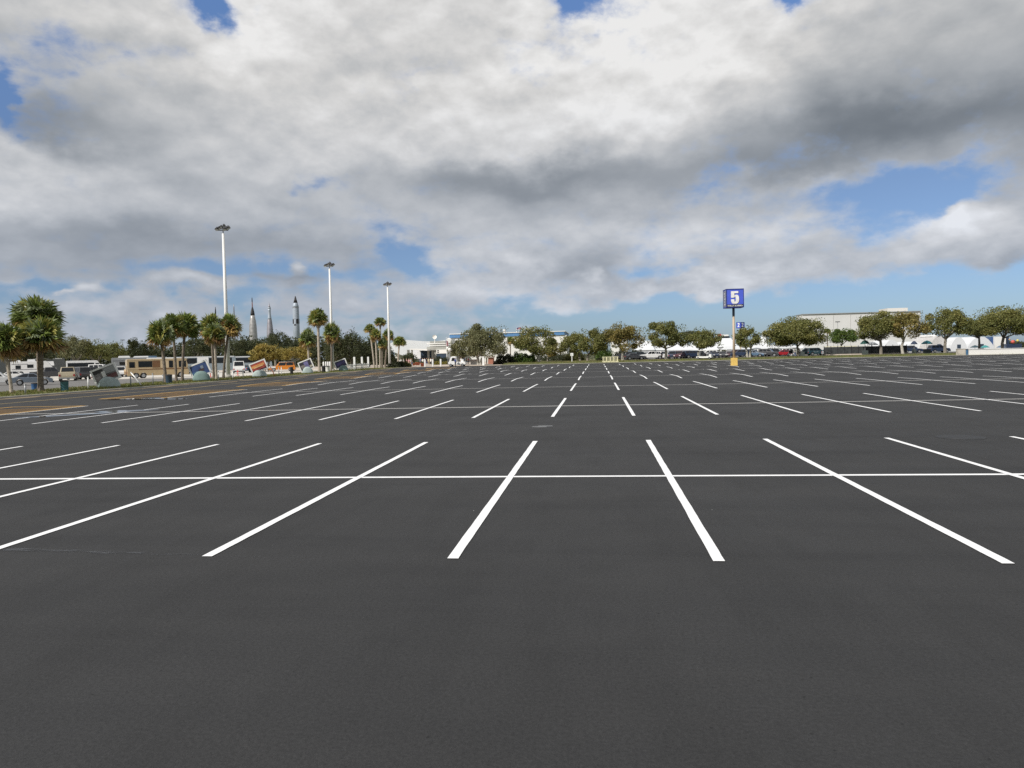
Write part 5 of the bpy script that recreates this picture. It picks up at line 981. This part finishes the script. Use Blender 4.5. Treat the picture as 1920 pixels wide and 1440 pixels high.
wd = bpy.data.worlds.new('World'); scene.world = wd; wd.use_nodes = True; nt = wd.node_tree; nt.nodes.clear(); Lk = nt.links.new
def N(t, **k):
    n = nt.nodes.new(t)
    for a, b in k.items(): setattr(n, a, b)
    return n
def val(x, sock):
    if isinstance(x, (int, float)): sock.default_value = x
    else: Lk(x, sock)
def M(op, a, b=0, c=0, clamp=False):
    n = N('ShaderNodeMath', operation=op, use_clamp=clamp); val(a, n.inputs[0]); val(b, n.inputs[1]); val(c, n.inputs[2]); return n.outputs[0]
def MR(x, a, b, c, d, smooth=False):
    n = N('ShaderNodeMapRange'); n.interpolation_type = 'SMOOTHSTEP' if smooth else 'LINEAR'; n.clamp = True; val(x, n.inputs[0])
    for i, q in enumerate((a, b, c, d)): val(q, n.inputs[i+1])
    return n.outputs[0]
def MIX(f, a, b, t='MIX'):
    n = N('ShaderNodeMixRGB', blend_type=t); val(f, n.inputs[0])
    for q, s in ((a, n.inputs[1]), (b, n.inputs[2])):
        if isinstance(q, tuple): s.default_value = (*q, 1)
        else: Lk(q, s)
    return n.outputs[0]
tc = N('ShaderNodeTexCoord'); sep = N('ShaderNodeSeparateXYZ'); Lk(tc.outputs['Generated'], sep.inputs[0]); dx, dy, dz = sep.outputs
az = M('MULTIPLY', M('ARCTAN2', dx, dy), 57.29578); el = M('MULTIPLY', M('ARCSINE', dz), 57.29578)
# cloud-sheet coordinates: the direction met with a flat layer high above
den = M('ADD', M('MAXIMUM', dz, 0), .085); cx_ = M('DIVIDE', dx, den); cy_ = M('DIVIDE', dy, den)
def P3(ox=0, oy=0, k=1.0):
    n = N('ShaderNodeCombineXYZ'); Lk(M('MULTIPLY', M('ADD', cx_, ox), k), n.inputs[0]); Lk(M('MULTIPLY', M('ADD', cy_, oy), k), n.inputs[1]); n.inputs[2].default_value = 3.7; return n.outputs[0]
def NZ(v, scale, det=8, rough=.55, dist=0):
    n = N('ShaderNodeTexNoise'); Lk(v, n.inputs['Vector']); n.inputs['Scale'].default_value = scale; n.inputs['Detail'].default_value = det; n.inputs['Roughness'].default_value = rough; n.inputs['Distortion'].default_value = dist; return n
# second coordinate set: angular, for puffy detail that does not stretch
def A3(oe=0):
    n = N('ShaderNodeCombineXYZ'); Lk(M('MULTIPLY', az, .1), n.inputs[0]); Lk(M('MULTIPLY', M('ADD', el, oe), .16), n.inputs[1]); n.inputs[2].default_value = 1.3; return n.outputs[0]
warp = NZ(A3(), 1.9, 8, .52); ws = N('ShaderNodeSeparateXYZ'); Lk(warp.outputs['Color'], ws.inputs[0])
azw = M('ADD', az, M('MULTIPLY', M('SUBTRACT', ws.outputs[0], .5), 9)); elw = M('ADD', el, M('MULTIPLY', M('SUBTRACT', ws.outputs[1], .5), MR(el, 0, 14, 2.4, 5)))
# broad cloud plan: brightness and cover over azimuth and height
COLS = [i*120 for i in range(17)]; ROWS = [0, 60, 120, 180, 240, 300, 360, 420, 480, 540, 600, 660]
BR = [[200, 205, 212, 226, 225, 220, 216, 216, 224, 224, 228, 230, 226, 212, 200, 194, 190],
      [196, 196, 206, 220, 230, 220, 214, 212, 218, 228, 232, 230, 224, 204, 194, 188, 184],
      [190, 182, 198, 206, 222, 212, 206, 206, 214, 226, 232, 228, 216, 194, 186, 180, 176],
      [176, 196, 186, 200, 212, 210, 208, 216, 222, 224, 230, 222, 203, 180, 168, 160, 162],
      [158, 164, 182, 200, 208, 208, 212, 218, 218, 216, 218, 205, 182, 160, 150, 150, 160],
      [214, 208, 196, 192, 196, 196, 205, 205, 198, 204, 194, 182, 168, 162, 170, 176, 182],
      [216, 212, 206, 190, 190, 194, 194, 174, 160, 164, 180, 176, 182, 200, 194, 190, 186],
      [192, 182, 178, 186, 202, 192, 186, 192, 200, 206, 208, 200, 210, 200, 194, 210, 208],
      [176, 166, 164, 162, 174, 174, 186, 200, 204, 190, 206, 200, 204, 194, 194, 208, 198],
      [186, 178, 176, 174, 174, 180, 182, 190, 198, 184, 196, 210, 198, 192, 192, 192, 178],
      [176, 188, 184, 190, 192, 178, 188, 194, 188, 196, 192, 190, 180, 180, 180, 180, 180],
      [184, 188, 190, 192, 192, 190, 190, 190, 190, 195, 190, 190, 185, 185, 185, 185, 185]]
CV = [[1]*17, [.85, .72, .85]+[1]*14, [.8, .66, .8]+[1]*14, [.7, .72, .85]+[1]*14, [.8, .85, .9]+[1]*14, [1]*12+[.9, .8, .85, .9, .9],
      [1, 1, 1, 1, 1, .78, .9, 1, 1, 1, .8, .74, .74, .70, .55, .55, .75],
      [1, 1, 1, 1, .9, .85, .75, .85, .9, .85, .8, .72, .70, .58, .36, .75, .9],
      [.95, .95, .9, .9, .75, .72, .55, .8, .85, .9, .75, .7, .85, .8, .85, .95, 1],
      [.42, .36, .38, .5, .36, .66, .6, .8, .76, .95, .8, .95, .75, .5, .2, .15, .15],
      [.7, .75, .8, .85, .8, .65, .7, .7, .5, .4, .25, .2, .05, 0, 0, 0, 0],
      [.55, .55, .55, .5, .5, .45, .4, .35, .2, .15, .1, .05, 0, 0, 0, 0, 0]]
def proj(a, e):
    d = Vector((math.sin(R(a))*math.cos(R(e)), math.cos(R(a))*math.cos(R(e)), math.sin(R(e)))); c = d.dot(FW); return 960+F*d.dot(RT)/c, 720-F*d.dot(UP)/c
def look(T, x, y):
    u = min(15.999, max(0, x/120)); v = min(10.999, max(0, y/60)); i, j = int(u), int(v); u -= i; v -= j
    return (T[j][i]*(1-u)+T[j][i+1]*u)*(1-v)+(T[j+1][i]*(1-u)+T[j+1][i+1]*u)*v
ELS = [0.3, 2.3, 4.3, 6.3, 8.3, 10.5, 12.7, 15, 17.3, 19.6, 22, 25]; AZ0, AZ1 = -46., 34.
tt = M('DIVIDE', M('SUBTRACT', azw, AZ0), AZ1-AZ0, 0, True); cur = None
for i, e in enumerate(ELS):
    st = []
    for k in range(24):
        a = AZ0+(AZ1-AZ0)*k/23; x, y = proj(a, e); st.append((k/23, (look(BR, x, y)/255, look(CV, x, y), 0)))
    r = ramp(nt, st, 'B_SPLINE'); Lk(tt, r.inputs[0])
    cur = r.outputs[0] if cur is None else MIX(MR(elw, ELS[i-1], e, 0, 1, True), cur, r.outputs[0])
cs = N('ShaderNodeSeparateColor'); Lk(cur, cs.inputs[0]); br, cov = cs.outputs[0], cs.outputs[1]
# clear gaps (azimuth / height in degrees from the photo's column and row)
BLOBS = [(432, 4, 36, 26, 0, -1.1), (1100, 14, 44, 30, 0, -1.1), (1480, -6, 30, 20, 0, -1.2), (4, 192, 20, 36, 0, -1.0), (105, 100, 30, 45, -.02, -.3), (612, 340, 34, 12, 0, -.36), (590, 362, 20, 10, 0, -.28), (1330, 345, 34, 16, 0, -.35), (1600, 350, 60, 22, 0, -.35),
 (1640, 400, 50, 18, 0, -.22), (1715, 405, 44, 40, 0, -.42), (1700, 345, 50, 16, 0, -.3), (1790, 350, 50, 24, 0, -.4), (1860, 330, 40, 20, 0, -.35), (745, 455, 24, 26, 0, -.45), (770, 480, 30, 14, 0, -.3), (480, 512, 110, 18, 0, -.6), (640, 520, 50, 14, 0, -.35), (790, 490, 60, 18, 0, -.45), (1240, 500, 80, 12, 0, -.5), (1640, 570, 400, 34, 0, -.6), (965, 556, 60, 20, 0, -.3), (90, 532, 150, 10, 0, -.45), (400, 560, 60, 14, 0, -.2), (1150, 600, 200, 20, 0, -.25),
 (1720, 228, 260, 44, -.075, 0), (1560, 205, 130, 50, -.05, 0), (1000, 334, 200, 26, -.10, 0), (1180, 250, 200, 60, .02, 0), (1180, 300, 120, 30, -.03, 0), (190, 440, 190, 22, -.045, 0), (50, 250, 90, 40, -.07, 0), (230, 250, 90, 40, -.03, 0), (1110, 500, 80, 18, -.09, .2), (1400, 330, 130, 26, -.04, 0), (560, 455, 130, 22, -.05, .1), (350, 350, 130, 20, -.05, 0), (480, 525, 40, 14, -.08, .25), (580, 525, 40, 12, -.10, .4), (1880, 500, 90, 10, -.08, .2), (690, 505, 40, 14, -.06, .2),
 (120, 300, 170, 34, .05, 0), (470, 50, 60, 50, .05, 0), (1270, 130, 60, 60, .04, 0), (1170, 40, 36, 40, .05, 0), (990, 30, 50, 40, .04, 0), (1500, 20, 50, 30, .03, 0), (1830, 420, 70, 36, .07, .8), (1800, 400, 18, 22, .10, .6), (1350, 512, 60, 18, .07, .5), (1000, 495, 40, 12, .08, .4), (1105, 510, 14, 12, .10, .5), (376, 527, 32, 10, .12, .9), (170, 537, 20, 8, .10, .8), (128, 544, 10, 4, .08, .6), (285, 545, 40, 18, .04, .4), (570, 504, 14, 8, .12, .8), (560, 535, 50, 12, .05, .4), (440, 375, 70, 22, .04, .1), (1490, 345, 70, 16, .05, .1), (1700, 290, 90, 20, .05, 0), (1300, 385, 60, 20, .04, 0), (900, 540, 80, 16, .05, .3), (1060, 575, 50, 14, .06, .4), (320, 590, 50, 14, .05, .3), (200, 580, 40, 16, .05, .3), (1290, 545, 90, 10, .05, .5), (1180, 540, 60, 10, .04, .4), (1500, 500, 120, 16, .02, .3), (660, 570, 70, 12, .05, .3), (560, 265, 120, 40, .03, 0), (800, 190, 60, 50, .03, 0), (985, 20, 34, 26, .05, .3), (1130, 60, 30, 16, .04, .3), (370, 20, 40, 30, -.02, 0), (1500, 60, 60, 40, .02, 0), (1855, 385, 40, 16, .06, .4), (1010, 230, 160, 50, .03, 0), (1420, 480, 90, 12, -.03, .2), (1880, 460, 60, 16, -.02, .2)]
for x, y, rx, ry, dB, dC in BLOBS:
    d = ray(x, y).normalized(); a0 = math.degrees(math.atan2(d.x, d.y)); e0 = math.degrees(math.asin(d.z)); k = math.degrees(1/F); lo_ = 1.25
    q = M('ADD', M('POWER', M('MULTIPLY', M('SUBTRACT', azw, a0), 1/(rx*k*lo_)), 2), M('POWER', M('MULTIPLY', M('SUBTRACT', elw, e0), 1/(ry*k*lo_)), 2)); g = M('EXPONENT', M('MULTIPLY', q, -1))
    if dC: cov = M('MULTIPLY_ADD', g, dC, cov)
    if dB: br = M('MULTIPLY_ADD', g, dB, br)
f1 = NZ(P3(), 2.0, 8, .5, .2); f2 = NZ(A3(), 4.2, 10, .57, .15)
n3 = N('ShaderNodeCombineXYZ'); Lk(M('MULTIPLY', az, .16), n3.inputs[0]); Lk(M('MULTIPLY', el, .30), n3.inputs[1]); f3 = NZ(n3.outputs[0], 2.8, 8, .52, .2)
mixn = M('ADD', M('MULTIPLY', f1.outputs['Fac'], .4), M('MULTIPLY', f2.outputs['Fac'], .6)); lowk = MR(el, 4, 13, .75, 0); mixn = M('ADD', M('MULTIPLY', mixn, M('SUBTRACT', 1, lowk)), M('MULTIPLY', f3.outputs['Fac'], lowk))
cvn = M('ADD', M('MULTIPLY', cov, 1.12), M('MULTIPLY', M('SUBTRACT', mixn, .5), 2.3)); alpha = MR(cvn, .20, 1.0, 0, 1, True)
# relief: denser toward the light (up) than below it
rl = M('SUBTRACT', NZ(A3(-.8), 2.4, 8, .5).outputs['Fac'], NZ(A3(.8), 2.4, 8, .5).outputs['Fac'])
big = M('SUBTRACT', NZ(A3(), 1.7, 6, .55).outputs['Fac'], .5)
gate = MR(br, .62, .86, .2, 1, True)
pf = M('MULTIPLY', M('SUBTRACT', NZ(A3(-.35), 5.2, 8, .53, .2).outputs['Fac'], NZ(A3(.35), 5.2, 8, .53, .2).outputs['Fac']), M('MULTIPLY', MR(el, 4, 20, .12, .15), gate))
gain = M('ADD', pf, M('ADD', M('ADD', M('ADD', 1, M('MULTIPLY', M('SUBTRACT', mixn, .5), MR(el, 5, 13, .34, .12))), M('MULTIPLY', rl, M('MULTIPLY', gate, .26))), M('MULTIPLY', big, .12)))
edge = MR(cvn, .5, .95, .05, 0)
br2 = M('ADD', M('MULTIPLY', M('SUBTRACT', br, .84), 1.0), .820); b2 = M('ADD', M('MULTIPLY', br2, gain), edge); lin = M('POWER', M('MINIMUM', b2, .92), 2.25)
cc = N('ShaderNodeCombineColor')
for i, (lo, hi, dk) in enumerate(((.90, 1.0, .86), (.96, .996, .965), (1.07, .988, 1.09))): Lk(M('MULTIPLY', M('MULTIPLY', lin, MR(el, 1, 19, lo, hi)), MR(b2, .5, .82, dk, 1)), cc.inputs[i])
STREN = .1
sky = N('ShaderNodeTexSky'); sky.sky_type = 'NISHITA'; sky.sun_disc = False; sky.sun_elevation = SUN_EL; sky.sun_rotation = SUN_AZ; sky.altitude = 0; sky.air_density = 1.0; sky.dust_density = .6; sky.ozone_density = 1.5
tr_ = ramp(nt, [(0, (.52, .66, 1.0)), (.09, (.55, .685, .98)), (.37, (.68, .736, .90)), (.87, (1, 1.19, 1.5))]); Lk(MR(el, 0, 30, 0, 1), tr_.inputs[0]); skyc = MIX(1.0, sky.outputs[0], tr_.outputs[0], 'MULTIPLY')
cl = MIX(1.0, cc.outputs[0], (1/STREN,)*3, 'MULTIPLY')
fin = MIX(alpha, skyc, cl)
bg = N('ShaderNodeBackground'); bg.inputs[1].default_value = STREN; Lk(fin, bg.inputs[0]); wo = N('ShaderNodeOutputWorld'); Lk(bg.outputs[0], wo.inputs[0])
wd.cycles.sampling_method = 'MANUAL'; wd.cycles.sample_map_resolution = 512

scene.view_settings.view_transform = 'Standard'; scene.view_settings.look = 'None'; scene.view_settings.exposure = 0; scene.view_settings.gamma = 1; scene.view_settings.use_curve_mapping = False
scene.cycles.max_bounces = 6; scene.cycles.use_denoising = False; scene.cycles.filter_width = 1.5
